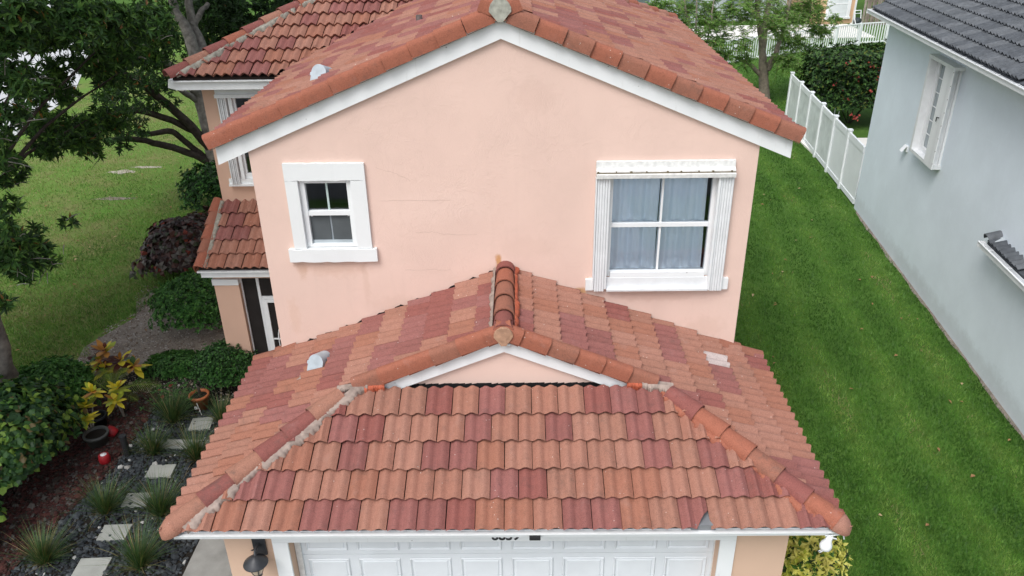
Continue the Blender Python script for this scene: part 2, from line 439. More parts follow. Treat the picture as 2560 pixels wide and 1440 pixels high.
def ragged_strip(name, mat, parent, P0, P1, side, up, w0, w1, seg=36, seed=1, lift=0.03):
    """an uneven bead of mortar along P0-P1, spreading towards `side`."""
    r = np.random.default_rng(seed); mb = MB(); P0, P1, side, up = map(Vector, (P0, P1, side, up)); v = []
    seg *= 3; ph = r.uniform(0, 6, 5); length = (P1-P0).length
    for i in range(seg+1):
        t = i/seg*length
        f = 0.5+0.28*math.sin(t*5.1+ph[0])+0.22*math.sin(t*11.7+ph[1])+0.16*math.sin(t*27+ph[2])+r.uniform(-.25, .25)
        w = w0+(w1-w0)*min(1, max(0, f)); k = r.uniform(-0.007, 0.007); c = P0.lerp(P1, i/seg)
        v += [c+up*(lift+0.02), c+side*(w*0.55)+up*(lift+0.016+k), c+side*(w*0.9)+up*(lift+0.004+k), c+side*w-up*0.03]
    mb.add(v, [(4*i+j, 4*i+j+1, 4*i+j+5, 4*i+j+4) for i in range(seg) for j in range(3)], 0, True)
    return mb.build(name, mat, parent)

# ------------------------------------------------------------------ the pink house
house = thing('house', 'two-storey pink stucco house with red and orange clay tile roofs', 'house')
E_, GF, ZE, SG, ZR = 3.58, -3.32, 2.50, 0.405, 3.95
SF = 0.4314
SM_, ZM, ZMR = 0.4164, 5.81, 7.30
WZ, WYE, WXE = 5.70, 3.98, -5.73             # wing eave
def nrm(s): return math.sqrt(1+s*s)

# walls -------------------------------------------------
WT = 0.20
wl = dict(x0=-2.66, x1=-1.92, z0=4.28, z1=5.31)
wr = dict(x0=1.33, x1=2.74, z0=3.84, z1=5.30)
mb = MB()
def rect(x0, x1, z0, z1): mb.prism([(x0, z0), (x1, z0), (x1, z1), (x0, z1)], 'y', 0.0, WT)
zt = 5.66
rect(-3.2, wl['x0'], 2.3, zt); rect(wl['x0'], wl['x1'], 2.3, wl['z0']); rect(wl['x0'], wl['x1'], wl['z1'], zt)
rect(wl['x1'], wr['x0'], 2.3, zt); rect(wr['x0'], wr['x1'], 2.3, wr['z0']); rect(wr['x0'], wr['x1'], wr['z1'], zt); rect(wr['x1'], 3.2, 2.3, zt)
mb.prism([(-3.2, zt), (3.2, zt), (3.2, zt+0.16), (0, zt+0.16+3.2*SM_), (-3.2, zt+0.16)], 'y', 0.0, WT)
mb.build('front_wall', PINK, house)
mb = MB(); mb.box(3.0, 3.2, 0.2, 8.2, 0, 5.72); mb.box(-3.2, -3.0, 0.2, 4.35, 0, 5.72); mb.box(-3.2, 3.0, 8.0, 8.2, 0, 5.72)
mb.build('side_wall', PINK, house)
mb = MB(); mb.box(-3.2, -3.0, -2.94, 0.0, 0, 2.42); mb.box(3.0, 3.2, -2.94, 0.0, 0, 2.42)
mb.box(-3.0, -2.47, -2.94, -2.70, 0, 2.42); mb.box(2.43, 3.0, -2.94, -2.70, 0, 2.42); mb.box(-2.47, 2.43, -2.94, -2.70, 2.06, 2.42)
mb.build('garage_wall', PEACH, house)
ww = dict(x0=-4.92, x1=-3.6, z0=3.78, z1=5.30)
mb = MB()
def rectw(x0, x1, z0, z1): mb.prism([(x0, z0), (x1, z0), (x1, z1), (x0, z1)], 'y', 4.35, 4.55)
rectw(-5.38, ww['x0'], 0, 5.62); rectw(ww['x0'], ww['x1'], 0, ww['z0']); rectw(ww['x0'], ww['x1'], ww['z1'], 5.62); rectw(ww['x1'], -3.2, 0, 5.62)
mb.box(-5.38, -5.18, 4.55, 11.5, 0, 5.62); mb.box(-5.18, 0.0, 11.3, 11.5, 0, 5.62)
mb.build('wing_wall', PEACH2, house)

for pts in ([(-1.17, 4.53), (-.95, 4.535), (-.8, 4.50), (-.55, 4.49), (-.33, 4.48)], [(-1.6, 4.98), (-1.1, 4.975), (-.6, 4.97)], [(-1.62, 5.42), (-1.4, 5.36), (-1.15, 5.22)], [(1.115, 3.66), (1.12, 3.45), (1.13, 3.33)], [(-1.35, 3.98), (-1.0, 3.985), (-.7, 3.97)]):
    mb = MB(); q = []
    for (a, b_) in zip(pts[:-1], pts[1:]):
        for t in np.linspace(0, 1, 7)[:-1]: q.append((a[0]+(b_[0]-a[0])*t+random.uniform(-.01, .01), a[1]+(b_[1]-a[1])*t+random.uniform(-.008, .008)))
    for (a, b_) in zip(q[:-1], q[1:]): mb.add([(a[0], -.0012, a[1]-.002), (b_[0], -.0012, b_[1]-.002), (b_[0], -.0012, b_[1]+.002), (a[0], -.0012, a[1]+.002)], [(0, 1, 2, 3)])
    mb.build('wall_crack', plain('crack', (.60, .43, .36), .95), house)
# small gable over the garage
mb = MB(); mb.prism([(-1.75, 3.14), (1.75, 3.14), (1.75, 3.22), (0, 3.90), (-1.75, 3.22)], 'y', -1.62, -1.50); mb.build('garage_gable_wall', PINK, house)

# roof decks (dark underlay that shows in the gaps) --------
groof = bpy.data.objects.new('garage_roof', None); link(groof, house)
mroof = bpy.data.objects.new('main_roof', None); link(mroof, house)
wroof = bpy.data.objects.new('wing_roof', None); link(wroof, house)
proof = bpy.data.objects.new('porch_roof', None); link(proof, house)
def gz(x): return ZE+SG*(E_-abs(x))
HT = 1.62; HX = E_-HT*SF/SG; HY = GF+HT            # hip top
d = 0.006
mb = MB()
for sx in (-1, 1):
    pl = [(sx*(E_-.03), GF+.03, gz(E_-.03)-d), (sx*(E_-.03), 0.06, gz(E_-.03)-d), (sx*3.2, 0.06, gz(3.2)-d), (sx*3.2, -0.005, gz(3.2)-d), (0, -0.005, ZR-d), (0, HY+.02, ZR-d), (sx*HX, HY+.02, gz(HX)-d)]
    mb.slab(pl if sx > 0 else pl[::-1], 0.05)
mb.slab([(-E_+.03, GF+.03, ZE+.004), (E_-.03, GF+.03, ZE+.004), (HX, HY+.02, gz(HX)-d), (-HX, HY+.02, gz(HX)-d)], 0.05)
mb.build('roof_deck', DECK, groof)
mb = MB()
def mz(x): return ZM+SM_*(E_-abs(x))
mb.slab([(E_-.03, -.05, mz(E_-.03)-d), (E_-.03, 8.53, mz(E_-.03)-d), (0, 4.98, ZMR-d), (0, -.05, ZMR-d)], 0.06)
mb.slab([(-E_+.03, -.05, mz(E_-.03)-d), (0, -.05, ZMR-d), (0, 8.0, ZMR-d), (-E_+.03, 4.5, mz(E_-.03)-d)], 0.06)
mb.slab([(0, 4.98, ZMR-d), (E_-.03, 8.53, mz(E_-.03)-d), (-E_+.03, 8.53, mz(E_-.03)-d)], 0.06)
mb.build('roof_deck', DECK, mroof)
WS = 0.465
def wz(y): return WZ+WS*(y-WYE)
mb = MB(); mb.slab([(WXE+.03, WYE+.03, wz(WYE)), (-3.0, WYE+.03, wz(WYE)), (0.4, 7.7, wz(7.7)-d), (WXE+3.72, 7.7, wz(7.7)-d)], 0.06)
mb.slab([(WXE+.03, 11.8, wz(WYE)), (WXE+.03, WYE+.03, wz(WYE)), (WXE+3.72, 7.7, wz(7.7)-d), (WXE+3.72, 8.1, wz(7.7)-d)], 0.06)
mb.build('roof_deck', DECK, wroof)
PZ, PY0, PY1, PX0 = 2.56, 2.99, 4.345, -5.55
PS = 0.545
mb = MB(); mb.slab([(PX0+.06, PY0+.03, PZ+PS*.03-d), (-3.21, PY0+.03, PZ+PS*.03-d), (-3.21, PY1, PZ+PS*(PY1-PY0)-d), (PX0+.06, PY1, PZ+PS*(PY1-PY0)-d)], 0.05); mb.build('roof_deck', DECK, proof)

# course tiles ------------------------------------------
k = nrm(SG)
def clip_gl(x, y):
    p = [(-SG, SF, -SG*E_+SF*(-GF))] if x < -HX else [(0, 1, -(HY+0.03))]   # hip, or the gable line
    p.append((0, -1, 0.045 if x < -3.25 else -0.012))
    p.append((-1, 0, -0.03)); return p
def clip_gr(x, y):
    p = [(SG, SF, -SG*E_+SF*(-GF))] if x > HX else [(0, 1, -(HY+0.03))]
    p.append((0, -1, 0.045 if x > 3.25 else -0.012)); p.append((1, 0, -0.03)); return p
def clip_gf(x, y):
    return [(SG, -SF, SG*E_+SF*GF), (-SG, -SF, SG*E_+SF*GF), (0, -1, HY+0.05)]
pat = {0: 'OOOOBBOBBBOOOBBOOBOOOB', 1: 'OBBOOOOOOOBBOOOOOOBBB', 2: 'OOOBOOBBOOOOOOBOBOO', 3: 'OBBOOOBOOBOOBOO', 4: 'OOOBOBOOOBBBO'}
start = [-3.42, -3.24, -2.77, -2.32, -1.84]
base = -3.42
pt = {}
for r in range(5):
    st = base+(-0.5*TW if r % 2 else 0)
    pt[r] = (round((start[r]-st)/TW), pat[r])
kf = nrm(SF)
course_tiles('garage', (base, GF-0.02, ZE), (1, 0, 0), (0, 1/kf, SF/kf), (0, -SF/kf, 1/kf), 0.0, 7.0, 5, clip_gf, 1.3, 0.0, pt, e=0.349)
NG = 11
course_tiles('garage', (-E_-.02, 0.05, ZE), (0, -1, 0), (1/k, 0, SG/k), (-SG/k, 0, 1/k), 0.0, 3.5, NG, clip_gl, 2.7, 0.05, burg_bias=0.47)
course_tiles('garage', (E_+.02, GF, ZE), (0, 1, 0), (-1/k, 0, SG/k), (SG/k, 0, 1/k), 0.0, 3.5, NG, clip_gr, 5.1, 0.1, burg_bias=0.63)
k = nrm(SM_)
def clip_mr(x, y): return [(1, -1, 4.98), (0, 1, 0.02), (1, 0, -0.03)]
VC = ZM+SM_*E_-WZ+WS*WYE
def clip_ml(x, y): return [(SM_, -WS, VC-0.012), (0, 1, 0.02), (-1, 0, -0.03)]
course_tiles('main', (E_+.02, -.05, ZM), (0, 1, 0), (-1/k, 0, SM_/k), (SM_/k, 0, 1/k), 0.0, 8.7, 11, clip_mr, 7.7, 0.1)
course_tiles('main', (-E_-.02, 7.6, ZM), (0, -1, 0), (1/k, 0, SM_/k), (-SM_/k, 0, 1/k), 0.0, 7.7, 11, clip_ml, 8.9, 0.0, burg_bias=0.5)
def clip_w(x, y): return [(-SM_, WS, -VC), (1, -1, -WXE+WYE)]
kw = nrm(WS)
course_tiles('wing', (WXE, WYE-.02, WZ), (1, 0, 0), (0, 1/kw, WS/kw), (0, -WS/kw, 1/kw), 0.0, 5.6, 10, clip_w, 3.9, 0.12)
kp = nrm(PS)
def clip_p(x, y): return [(1, 0, -(PX0+0.17)), (-1, 0, -3.21), (0, -1, PY1-0.01)]
course_tiles('porch', (PX0+.1, PY0-.02, PZ), (1, 0, 0), (0, 1/kp, PS/kp), (0, -PS/kp, 1/kp), 0.0, 2.3, 5, clip_p, 4.4, 0.1, e=0.312)

roofs = {'garage': groof, 'main': mroof, 'wing': wroof, 'porch': proof}
REC.sort(key=lambda t: -t[6])
full_mesh = []
for mt in TILES:
    b_ = MB(); b_.add(FULL[0], FULL[1]); b_.sm = list(FULL[2]); o_ = b_.build('tile', mt); full_mesh.append(o_.data); bpy.data.objects.remove(o_)
rest = {}
for i, (rf, M, v, f, s_, mi, wgt) in enumerate(REC):
    if i < 300 and wgt > 0:
        if v is None: me = full_mesh[mi]
        else:
            b_ = MB(); b_.add(v, f); b_.sm = list(s_); o_ = b_.build('tile', TILES[mi]); me = o_.data; bpy.data.objects.remove(o_)
        o = bpy.data.objects.new('tile', me); link(o, roofs[rf]); o.matrix_world = M
    else:
        b_ = rest.setdefault(rf, MB())
        vv, ff, ss = (FULL if v is None else (v, f, s_))
        bse = len(b_.v); b_.v += [tuple(M @ Vector(p)) for p in vv]
        b_.f += [tuple(bse+j for j in q) for q in ff]; b_.m += [mi]*len(ff); b_.sm += list(ss)
for rf, b_ in rest.items():
    stuff(b_.build('course_tiles', TILES, roofs[rf]))

# rake, ridge and hip tiles ------------------------------
rk = rake_tile_mesh
for sx in (-1, 1):
    c, s_ = 1/nrm(SM_), SM_/nrm(SM_)
    lay_line('rake_tile', rk, 'rake', [RAKE_M, RAKE_M] if sx < 0 else [RAKE_M2, RAKE_M], (sx*(E_+.08), -.115, mz(E_+.08)), (sx*0.02, -.115, ZMR-.02), 0.352, (sx*s_, 0, c), mroof, (0, 1, 0))
    c, s_ = 1/nrm(SG), SG/nrm(SG)
    lay_line('rake_tile', rk, 'rake_g', [RAKE_M2, RAKE_M, RAKE_M], (sx*(HX-.06), HY-.035, gz(HX-.06)+.025), (sx*0.02, HY-.035, ZR+.02), 0.345, (sx*s_, 0, c), groof, (0, 1, 0))
    # short rake at the back end of the garage eaves
    lay_line('rake_tile', rk, 'rake_s', [RAKE_M2], (sx*(E_+.02), 0.08, gz(E_+.02)), (sx*3.22, 0.08, gz(3.22)), 0.36, (sx*s_, 0, c), groof, (0, -1, 0))
for sx in (-1, 1):                           # dark strip standing in for the shadow in the rake tile joints
    for (zf, x0, x1, y0, y1, par) in ((mz, 0.05, E_+.02, -.104, -.052, mroof), (gz, 0.05, HX-.06, HY-.024, HY+.02, groof)):
        mb = MB(); mb.prism([(sx*x0, zf(x0)-.055), (sx*x1, zf(x1)-.055), (sx*x1, zf(x1)+.028), (sx*x0, zf(x0)+.028)], 'y', y0, y1); mb.build('rake_joint_shade', FLASH, par)
br = barrel_mesh
lay_line('ridge_tile', br, 'barrel', [HIP_R, RAKE_M2, RAKE_M2, RAKE_M], (0, HY-.03, ZR+.05), (0, -.02, ZR+.05), 0.385, (0, 0, 1), groof)
lay_line('ridge_tile', br, 'barrel', [RAKE_M2, RAKE_M], (0, -.10, ZMR+.05), (0, 5.0, ZMR+.05), 0.37, (0, 0, 1), mroof)
lay_line('hip_tile', br, 'barrel', [HIP_O, HIP_R, HIP_O, HIP_R, HIP_R, HIP_O, HIP_O], (-E_-.0, GF-.0, ZE+.05), (-HX-.02, HY-.02, gz(HX)+.05), 0.368, (0, 0, 1), groof, start=0.06, cut_top=0.2)
lay_line('hip_tile', br, 'barrel', [RAKE_M, HIP_R, RAKE_M2, RAKE_M, RAKE_M, HIP_R], (E_, GF, ZE+.05), (HX+.02, HY-.02, gz(HX)+.05), 0.368, (0, 0, 1), groof, start=0.06, cut_top=0.2)
lay_line('hip_tile', br, 'barrel', [HIP_R, HIP_O, HIP_R, RAKE_M], (WXE-.03, WYE-.03, WZ+.05), (WXE+3.7, WYE+3.7, wz(7.68)+.05), 0.40, (0, 0, 1), wroof)
lay_line('hip_tile', br, 'barrel', [RAKE_M, ORANGE[1]], (E_, 8.56, ZM+.05), (0.0, 4.98, ZMR+.05), 0.37, (0, 0, 1), mroof)
lay_line('rake_tile', rk, 'rake_p', [RAKE_M, RAKE_M2], (PX0, PY0-.02, PZ+.01), (PX0, PY1-.02, PZ+.01+PS*(PY1-PY0)), 0.312, (0, -PS/kp, 1/kp), proof, (1, 0, 0), cut_top=0.05)
# rounded end pieces at the garage corners
for sx in (-1, 1):
    X = Vector((-sx*(E_-HX), HY-GF, gz(HX)-ZE)).normalized(); Y = Vector((0, 0, 1)).cross(X).normalized(); Z = X.cross(Y)
    mb = MB(); v = []; seg = 9
    for x, r in ((0.10, 0.134), (0.03, 0.124), (-0.03, 0.100), (-0.08, 0.062), (-0.10, 0.005)):
        for i in range(seg+1):
            t = math.radians(-105+210*i/seg); v.append((x, r*math.sin(t), r*math.cos(t)*0.92-0.022+0.012-(0.136-r)*0.35))
    mb.add(v, [(a*(seg+1)+i, a*(seg+1)+i+1, (a+1)*(seg+1)+i+1, (a+1)*(seg+1)+i) for a in range(4) for i in range(seg)], 0, True)
    o = mb.build('hip_end', ORANGE[4] if sx > 0 else HIP_O, groof); o.matrix_world = axes_matrix(Vector((sx*E_, GF, ZE+.05)), X, Y, Z)
# mortar beads
ragged_strip('mortar', MORTAR, groof, (-E_+.12, GF+.04, ZE+.06), (-HX+.06, HY-.02, gz(HX)+.05), (.75, -.62, 0), (0, -.3, 1), 0.09, 0.185, 40, seed=3, lift=0.025)
ragged_strip('mortar', RAKE_M, groof, (E_-.12, GF+.04, ZE+.05), (HX-.02, HY-.02, gz(HX)+.04), (-.75, -.62, 0), (0, -.3, 1), 0.06, 0.165, 40, seed=4, lift=0.012)
ragged_strip('mortar', MORTAR_G, wroof, (WXE+.08, WYE+.02, WZ+.05), (WXE+3.6, WYE+3.62, wz(7.6)+.05), (.72, -.69, 0), (0, -.3, 1), 0.09, 0.20, 60, seed=5, lift=0.032)
ragged_strip('mortar', MORTAR_G, proof, (PX0+.15, PY0, PZ+.04), (PX0+.15, PY1-.03, PZ+.04+PS*(PY1-PY0)), (1, 0, 0), (0, -.45, .9), 0.03, 0.11, 24, seed=6, lift=0.02)
for sx in (-1, 1):
    ragged_strip('mortar', RED_PAINT if sx > 0 else MORTAR, groof, (sx*.10, HY+.05, ZR+.0), (sx*.10, -.05, ZR+.0), (sx, 0, -.38), (sx*.3, 0, .9), 0.03, 0.075, 24, seed=8+sx, lift=0.085)
ragged_strip('mortar', MORTAR, groof, (HX-.24, HY-.01, gz(HX)+.05), (HX+.10, HY-.06, gz(HX)+.05), (0, -1, -.4), (0, -.4, .9), 0.02, 0.09, 20, seed=13, lift=0.03)
ragged_strip('mortar', RED_PAINT, groof, (HX-.40, HY-.0, gz(HX)+.06), (HX-.18, HY-.0, gz(HX)+.06), (0, -1, -.4), (0, -.4, .9), 0.05, 0.09, 12, seed=14, lift=0.035)
ragged_strip('mortar', MORTAR, groof, (-HX-.10, HY-.06, gz(HX)+.05), (-HX+.24, HY-.01, gz(HX)+.05), (0, -1, -.4), (0, -.4, .9), 0.02, 0.09, 20, seed=15, lift=0.03)
ragged_strip('mortar', RED_PAINT, groof, (-HX+.18, HY-.0, gz(HX)+.06), (-HX+.42, HY-.0, gz(HX)+.06), (0, -1, -.4), (0, -.4, .9), 0.05, 0.11, 12, seed=16, lift=0.035)
for sx in (-1, 1):
    ragged_strip('mortar', MORTAR, groof, (sx*(HX+.17), HY+.06, gz(HX+.17)+.07), (sx*(HX-.22), HY+.02, gz(HX)+.09), (0, -1, -.35), (0, -.4, .9), 0.07, 0.15, 10, seed=17+sx, lift=0.03)
# mortar plugs that close the ridge ends
def ridge_plug(P, mat, parent, r=0.112):
    mb = MB(); pts = [(r*math.sin(math.radians(t)), r*math.cos(math.radians(t))*0.92-0.03) for t in range(-100, 101, 20)]
    pts = [(0.03, -0.165), (-0.03, -0.165)]+pts
    n = len(pts); v = [(x+random.uniform(-.004, .004), -0.02, z) for x, z in pts]+[(x*1.02, 0.05, z) for x, z in pts]+[(0, -0.0215, -0.05)]
    mb.add(v, [(2*n, i, (i+1) % n) for i in range(n)]+[(i, n+i, n+(i+1) % n, (i+1) % n) for i in range(n)], 0, False)
    o = mb.build('ridge_end', mat, parent); o.location = P
ridge_plug((0, HY-.045, ZR+.06), plain('tan mortar', (0.40, 0.24, 0.16), 0.95, 0.25, 20, 0.1, 0.8, 40), groof)
ridge_plug((0, -.125, ZMR+.06), plain('grey ridge mortar', (0.36, 0.36, 0.31), 0.95, 0.3, 14, 0.1, 0.7, 30), mroof, 0.128)
# black flashing where the garage roof meets the walls
mb = MB()
for i in range(40):
    x0, x1 = -3.1+i*.078, -3.1+(i+1)*.078
    if x0 > -0.15: break
    h0, h1 = .045+.03*math.sin(i*1.9)+.012*random.random(), .045+.03*math.sin((i+1)*1.9)
    mb.add([(x0, -.004, gz(x0)), (x1, -.004, gz(x1)), (x1, -.004, gz(x1)+h1+.02), (x0, -.004, gz(x0)+h0+.02)], [(0, 1, 2, 3)])
mb.build('flashing', FLASH, house)
mb = MB()
for i in range(34):
    x0, x1 = -1.36+i*.08, -1.36+(i+1)*.08
    h0 = .045+.012*random.random()
    mb.add([(x0, -1.624, 3.16), (x1, -1.624, 3.16), (x1, -1.626, 3.225+h0*.4), (x0, -1.626, 3.225+.018*random.random())], [(0, 1, 2, 3)])
mb.build('flashing', FLASH, house)
box_part('drip_edge', plain('dull drip edge', (.20, .21, .22), .6), house, 1.98, 2.24, GF-.005, GF+.22, 2.505, 2.575)
box_part('flashing', WHITE, house, 3.05, 3.235, -.03, .0, gz(3.2)+.05, gz(3.2)+.10)

# rake boards, fascias, gutters ---------------------------
for sx in (-1, 1):
    mb = MB(); x0 = 3.585
    mb.prism([(0, zt-.02+3.2*SM_+.02), (sx*x0, zt-.02+(3.2-x0)*SM_+.02), (sx*(x0+.0), zt+(3.2-x0)*SM_+.27), (0, zt+3.2*SM_+.27)], 'y', -.05, -.002 if sx < 0 else -.003)
    mb.build('rake_board', WHITE, house)
    mb = MB(); x0 = 1.62
    mb.prism([(0, 3.71), (sx*x0, 3.71-x0*SG), (sx*(x0+.12), 3.71-x0*SG+.12), (0, ZR-.04)], 'y', -1.675, -1.622)
    mb.build('rake_board', WHITE, house)
mb = MB(); mb.box(-E_+.03, E_-.03, GF+.02, GF+.05, 2.395, 2.50); mb.box(-E_+.03, E_-.03, GF-.035, GF+.02, 2.475, 2.492)
mb.build('fascia', WHITE, house)
for sx in (-1, 1):
    a, b_ = sx*(E_-.05), sx*(E_-.02)
    box_part('fascia', WHITE, house, min(a, b_), max(a, b_), GF+.055, .05, 2.375, 2.49)
    box_part('fascia', WHITE, house, min(a, b_), max(a, b_), .0, 8.5 if sx > 0 else 3.9, 5.66, 5.795)
mb = MB(); mb.box(-E_+.05, E_-.05, GF+.055, -2.945, 2.38, 2.40); mb.build('soffit', WHITE, house)
mb = MB(); mb.box(WXE+.05, -3.6, WYE+.02, WYE+.05, 5.50, 5.66); mb.box(WXE+.02, -3.6, WYE-.03, WYE+.02, 5.645, 5.665)
mb.build('fascia', ALU, house)
mb = MB(); mb.box(WXE+.02, WXE+.05, WYE+.06, 11.5, 5.50, 5.66); mb.build('fascia', ALU, house)
box_part('soffit', plain('grey soffit', (0.36, 0.37, 0.38), 0.7), house, WXE+.06, -3.3, WYE+.06, 4.34, 5.50, 5.52)
mb = MB(); mb.box(-.10, .16, -.02, .12, -.075, .075); gt = mb.build('gutter_end', ALU, house, 0.01); gt.location = (WXE-.02, WYE+.16, 5.56); gt.rotation_euler = (0, 0.25, 0)
mb = MB(); mb.box(PX0+.06, -3.21, PY0+.02, PY0+.05, PZ-.16, PZ-.02); mb.box(PX0+.02, -3.21, PY0-.03, PY0+.02, PZ-.045, PZ-.02); mb.build('fascia', ALU, house)
mb = MB(); mb.box(PX0+.06, PX0+.09, PY0+.06, 4.34, PZ-.15, PZ-.03); mb.build('fascia', ALU, house)

# garage front: lintel, pilasters, door -------------------
GY = -2.94
mb = MB(); mb.box(-2.645, 2.605, GY-.03, GY, 2.005, 2.37); mb.build('lintel', WHITE, house)
mb = MB(); mb.box(-2.645, -2.47, GY-.03, GY, 0, 2.003); mb.build('door_trim', WHITE, house)
mb = MB(); mb.box(2.43, 2.605, GY-.03, GY, 0, 2.003); mb.build('door_trim', WHITE, house)
gd = bpy.data.objects.new('garage_door', None); link(gd, house)
DY = -2.76
mb = MB()
for i in range(4): mb.box(-2.40, 2.42, DY, DY+.05, 0.02+i*.53, 0.02+(i+1)*.53-.006)
mb.build('door_section', DOORW, gd)
mb = MB(); mb.box(-2.465, -2.40, DY-.03, DY+.03, 0, 2.05); mb.build('door_jamb', WHITE_D, gd); mb = MB(); mb.box(2.42, 2.43, DY-.03, DY+.03, 0, 2.05); mb.build('door_jamb', WHITE_D, gd)
def panel_mesh(w, h):
    mb = MB(); a = [(0, 0), (w, 0), (w, h), (0, h)]
    def ring(i, y): return [(p[0]+(i if p[0] == 0 else -i), y, p[1]+(i if p[1] == 0 else -i)) for p in a]
    R_ = [ring(0, 0.0), ring(.012, -.014), ring(.035, .006), ring(.055, -.006)]
    v = [p for r in R_ for p in r]
    fs = [(4*j+i, 4*j+(i+1) % 4, 4*j+4+(i+1) % 4, 4*j+4+i) for j in range(3) for i in range(4)]+[(12, 13, 14, 15)]
    return mb.add(v, fs)
pw, pm_ = 4.82/8, None
pmesh = panel_mesh(pw*.82, .40).build('panel', DOORW).data
bpy.data.objects.remove(bpy.data.objects['panel'])
for i in range(8):
    for j in range(4):
        o = bpy.data.objects.new('panel', pmesh); link(o, gd); o.location = (-2.40+i*pw+pw*.09, DY-.003, 0.02+j*.53+.062)
# house number
for ch, x in zip('6859', (-0.155, -0.075, 0.005, 0.085)):
    cu = bpy.data.curves.new('digit', 'FONT'); cu.body = ch; cu.size = 0.165; cu.extrude = 0.004; cu.offset = 0.003
    to = bpy.data.objects.new('digit', cu); link(to); me = bpy.data.meshes.new_from_object(to); bpy.data.objects.remove(to); me.materials.clear(); me.materials.append(BLACK)
    o = bpy.data.objects.new('digit', me); link(o, house); o.location = (x, GY-.036, 2.035); o.rotation_euler = (math.pi/2, 0, 0)
box_part('junction_box', BLACK, house, .27, .39, GF-.045, GF+.018, 2.405, 2.462, bevel=0.008)

# roof vents ----------------------------------------------
def hood_vent(P, slope_dir, parent, rot):
    mb = MB(); v = []; seg = 10
    for y, r in ((-.10, .105), (.16, .105)):
        for i in range(seg+1):
            t = math.radians(-90+180*i/seg); v.append((r*math.sin(t), y, r*math.cos(t)+.06))
    mb.add(v, [(i, i+1, seg+2+i, seg+1+i) for i in range(seg)], 0, True)
    mb.add(v[:seg+1]+[(-.105, -.10, -.08), (.105, -.10, -.08)], [tuple(range(seg+1))+(seg+2, seg+1)], 0)
    mb.add([v[0], v[seg+1], (-.105, .16, -.1), (-.105, -.10, -.08)], [(0, 1, 2, 3)]); mb.add([v[seg], v[2*seg+1], (.105, .16, -.1), (.105, -.10, -.08)], [(3, 2, 1, 0)])
    mb.box(-.13, -.095, -.08, .0, .01, .05)
    o = mb.build('roof_vent', LEAD, parent); o.location = P; o.rotation_euler = rot
hood_vent((-2.46, -.84, gz(2.46)+.06), None, groof, (-0.35, 0.1, -0.30))
hood_vent((-2.36, .80, mz(2.36)+.06), None, mroof, (-0.35, 0.1, -0.30))
mb = MB(); r_ = np.random.default_rng(5); v = []
for a in range(12):
    t = 2*math.pi*a/12; v.append((-2.55+.17*math.cos(t)*r_.uniform(.6, 1.2), -1.0+.09*math.sin(t)*r_.uniform(.6, 1.2), 0))
v = [(x, y, gz(x)+.072) for x, y, z in v]+[(-2.55, -1.0, gz(2.55)+.11)]
mb.add(v, [(i, (i+1) % 12, 12) for i in range(12)], 0, True); mb.build('mortar', MORTAR, groof)
mb = MB(); mb.lathe([(.045, -.1), (.045, .11), (.034, .11), (.034, -.05)], (-1.19, 2.04, mz(1.19)+.05), 12); mb.build('vent_pipe', plain('lead pipe', (.10, .075, .07), .6), mroof)
# ------------------------------------------------------------------ windows
def room(parent, x0, x1, y0, y1, z0, z1):
    mb = MB(); v = [(x0,y0,z0),(x1,y0,z0),(x1,y1,z0),(x0,y1,z0),(x0,y0,z1),(x1,y0,z1),(x1,y1,z1),(x0,y1,z1)]
    mb.add(v, [(0,1,2,3),(4,7,6,5),(1,5,6,2),(2,6,7,3),(3,7,4,0)]); return mb.build('room_interior', DARKROOM, parent)

def bar(parent, name, mat, x0, x1, y0, y1, z0, z1): return box_part(name, mat, parent, x0, x1, y0, y1, z0, z1)

def uneven_box(name, mat, parent, x0, x1, y0, y1, z0, z1, amp=.006, nx=14):
    """hand-trowelled band: a box whose front edges wander a little"""
    mb = MB(); n = nx; v = []
    for i in range(n+1):
        x = x0+(x1-x0)*i/n; j = lambda: random.uniform(-amp, amp)
        v += [(x, y0, z0+j()), (x, y0, z1+j()), (x, y1, z1+j()*.3), (x, y1, z0)]
    fs = [(4*i+a, 4*(i+1)+a, 4*(i+1)+(a+1) % 4, 4*i+(a+1) % 4) for i in range(n) for a in range(4)]+[(0, 1, 2, 3), (4*n+3, 4*n+2, 4*n+1, 4*n)]
    mb.add(v, fs); return mb.build(name, mat, parent)

# left window: white stucco surround, double hung
w1 = bpy.data.objects.new('window', None); link(w1, house); w1['label'] = 'dark double-hung window in a wide white stucco surround'
uneven_box('surround', TRIM, w1, -2.79, -1.76, -.045, .06, 5.272, 5.50)
uneven_box('surround', TRIM, w1, -2.79, -2.628, -.045, .06, 4.322, 5.270, .004, 2)
uneven_box('surround', TRIM, w1, -1.952, -1.76, -.045, .06, 4.322, 5.270, .004, 2)
uneven_box('sill', TRIM, w1, -2.87, -1.70, -.065, .06, 4.14, 4.320)
fy0, fy1 = .015, .09
bar(w1, 'frame', WHITE, -2.625, -2.560, fy0, fy1, 4.33, 5.268); bar(w1, 'frame', WHITE, -2.020, -1.955, fy0, fy1, 4.33, 5.268)
bar(w1, 'frame', WHITE, -2.558, -2.022, fy0, fy1, 5.222, 5.268); bar(w1, 'frame', WHITE, -2.558, -2.022, fy0, fy1, 4.33, 4.372)
bar(w1, 'meeting_rail', WHITE, -2.558, -2.022, fy0+.005, fy1, 4.775, 4.835)
bar(w1, 'lower_rail', plain('grey rail', (.42, .47, .50), .4), -2.556, -2.024, .05, fy1, 4.373, 4.41)
GREENM = plain('pale green muntin', (.50, .62, .58), .4)
bar(w1, 'muntin', GREENM, -2.302, -2.278, .062, .088, 4.836, 5.221); bar(w1, 'muntin', plain('grey muntin', (.30, .34, .37), .4), -2.302, -2.278, .075, .095, 4.411, 4.774)
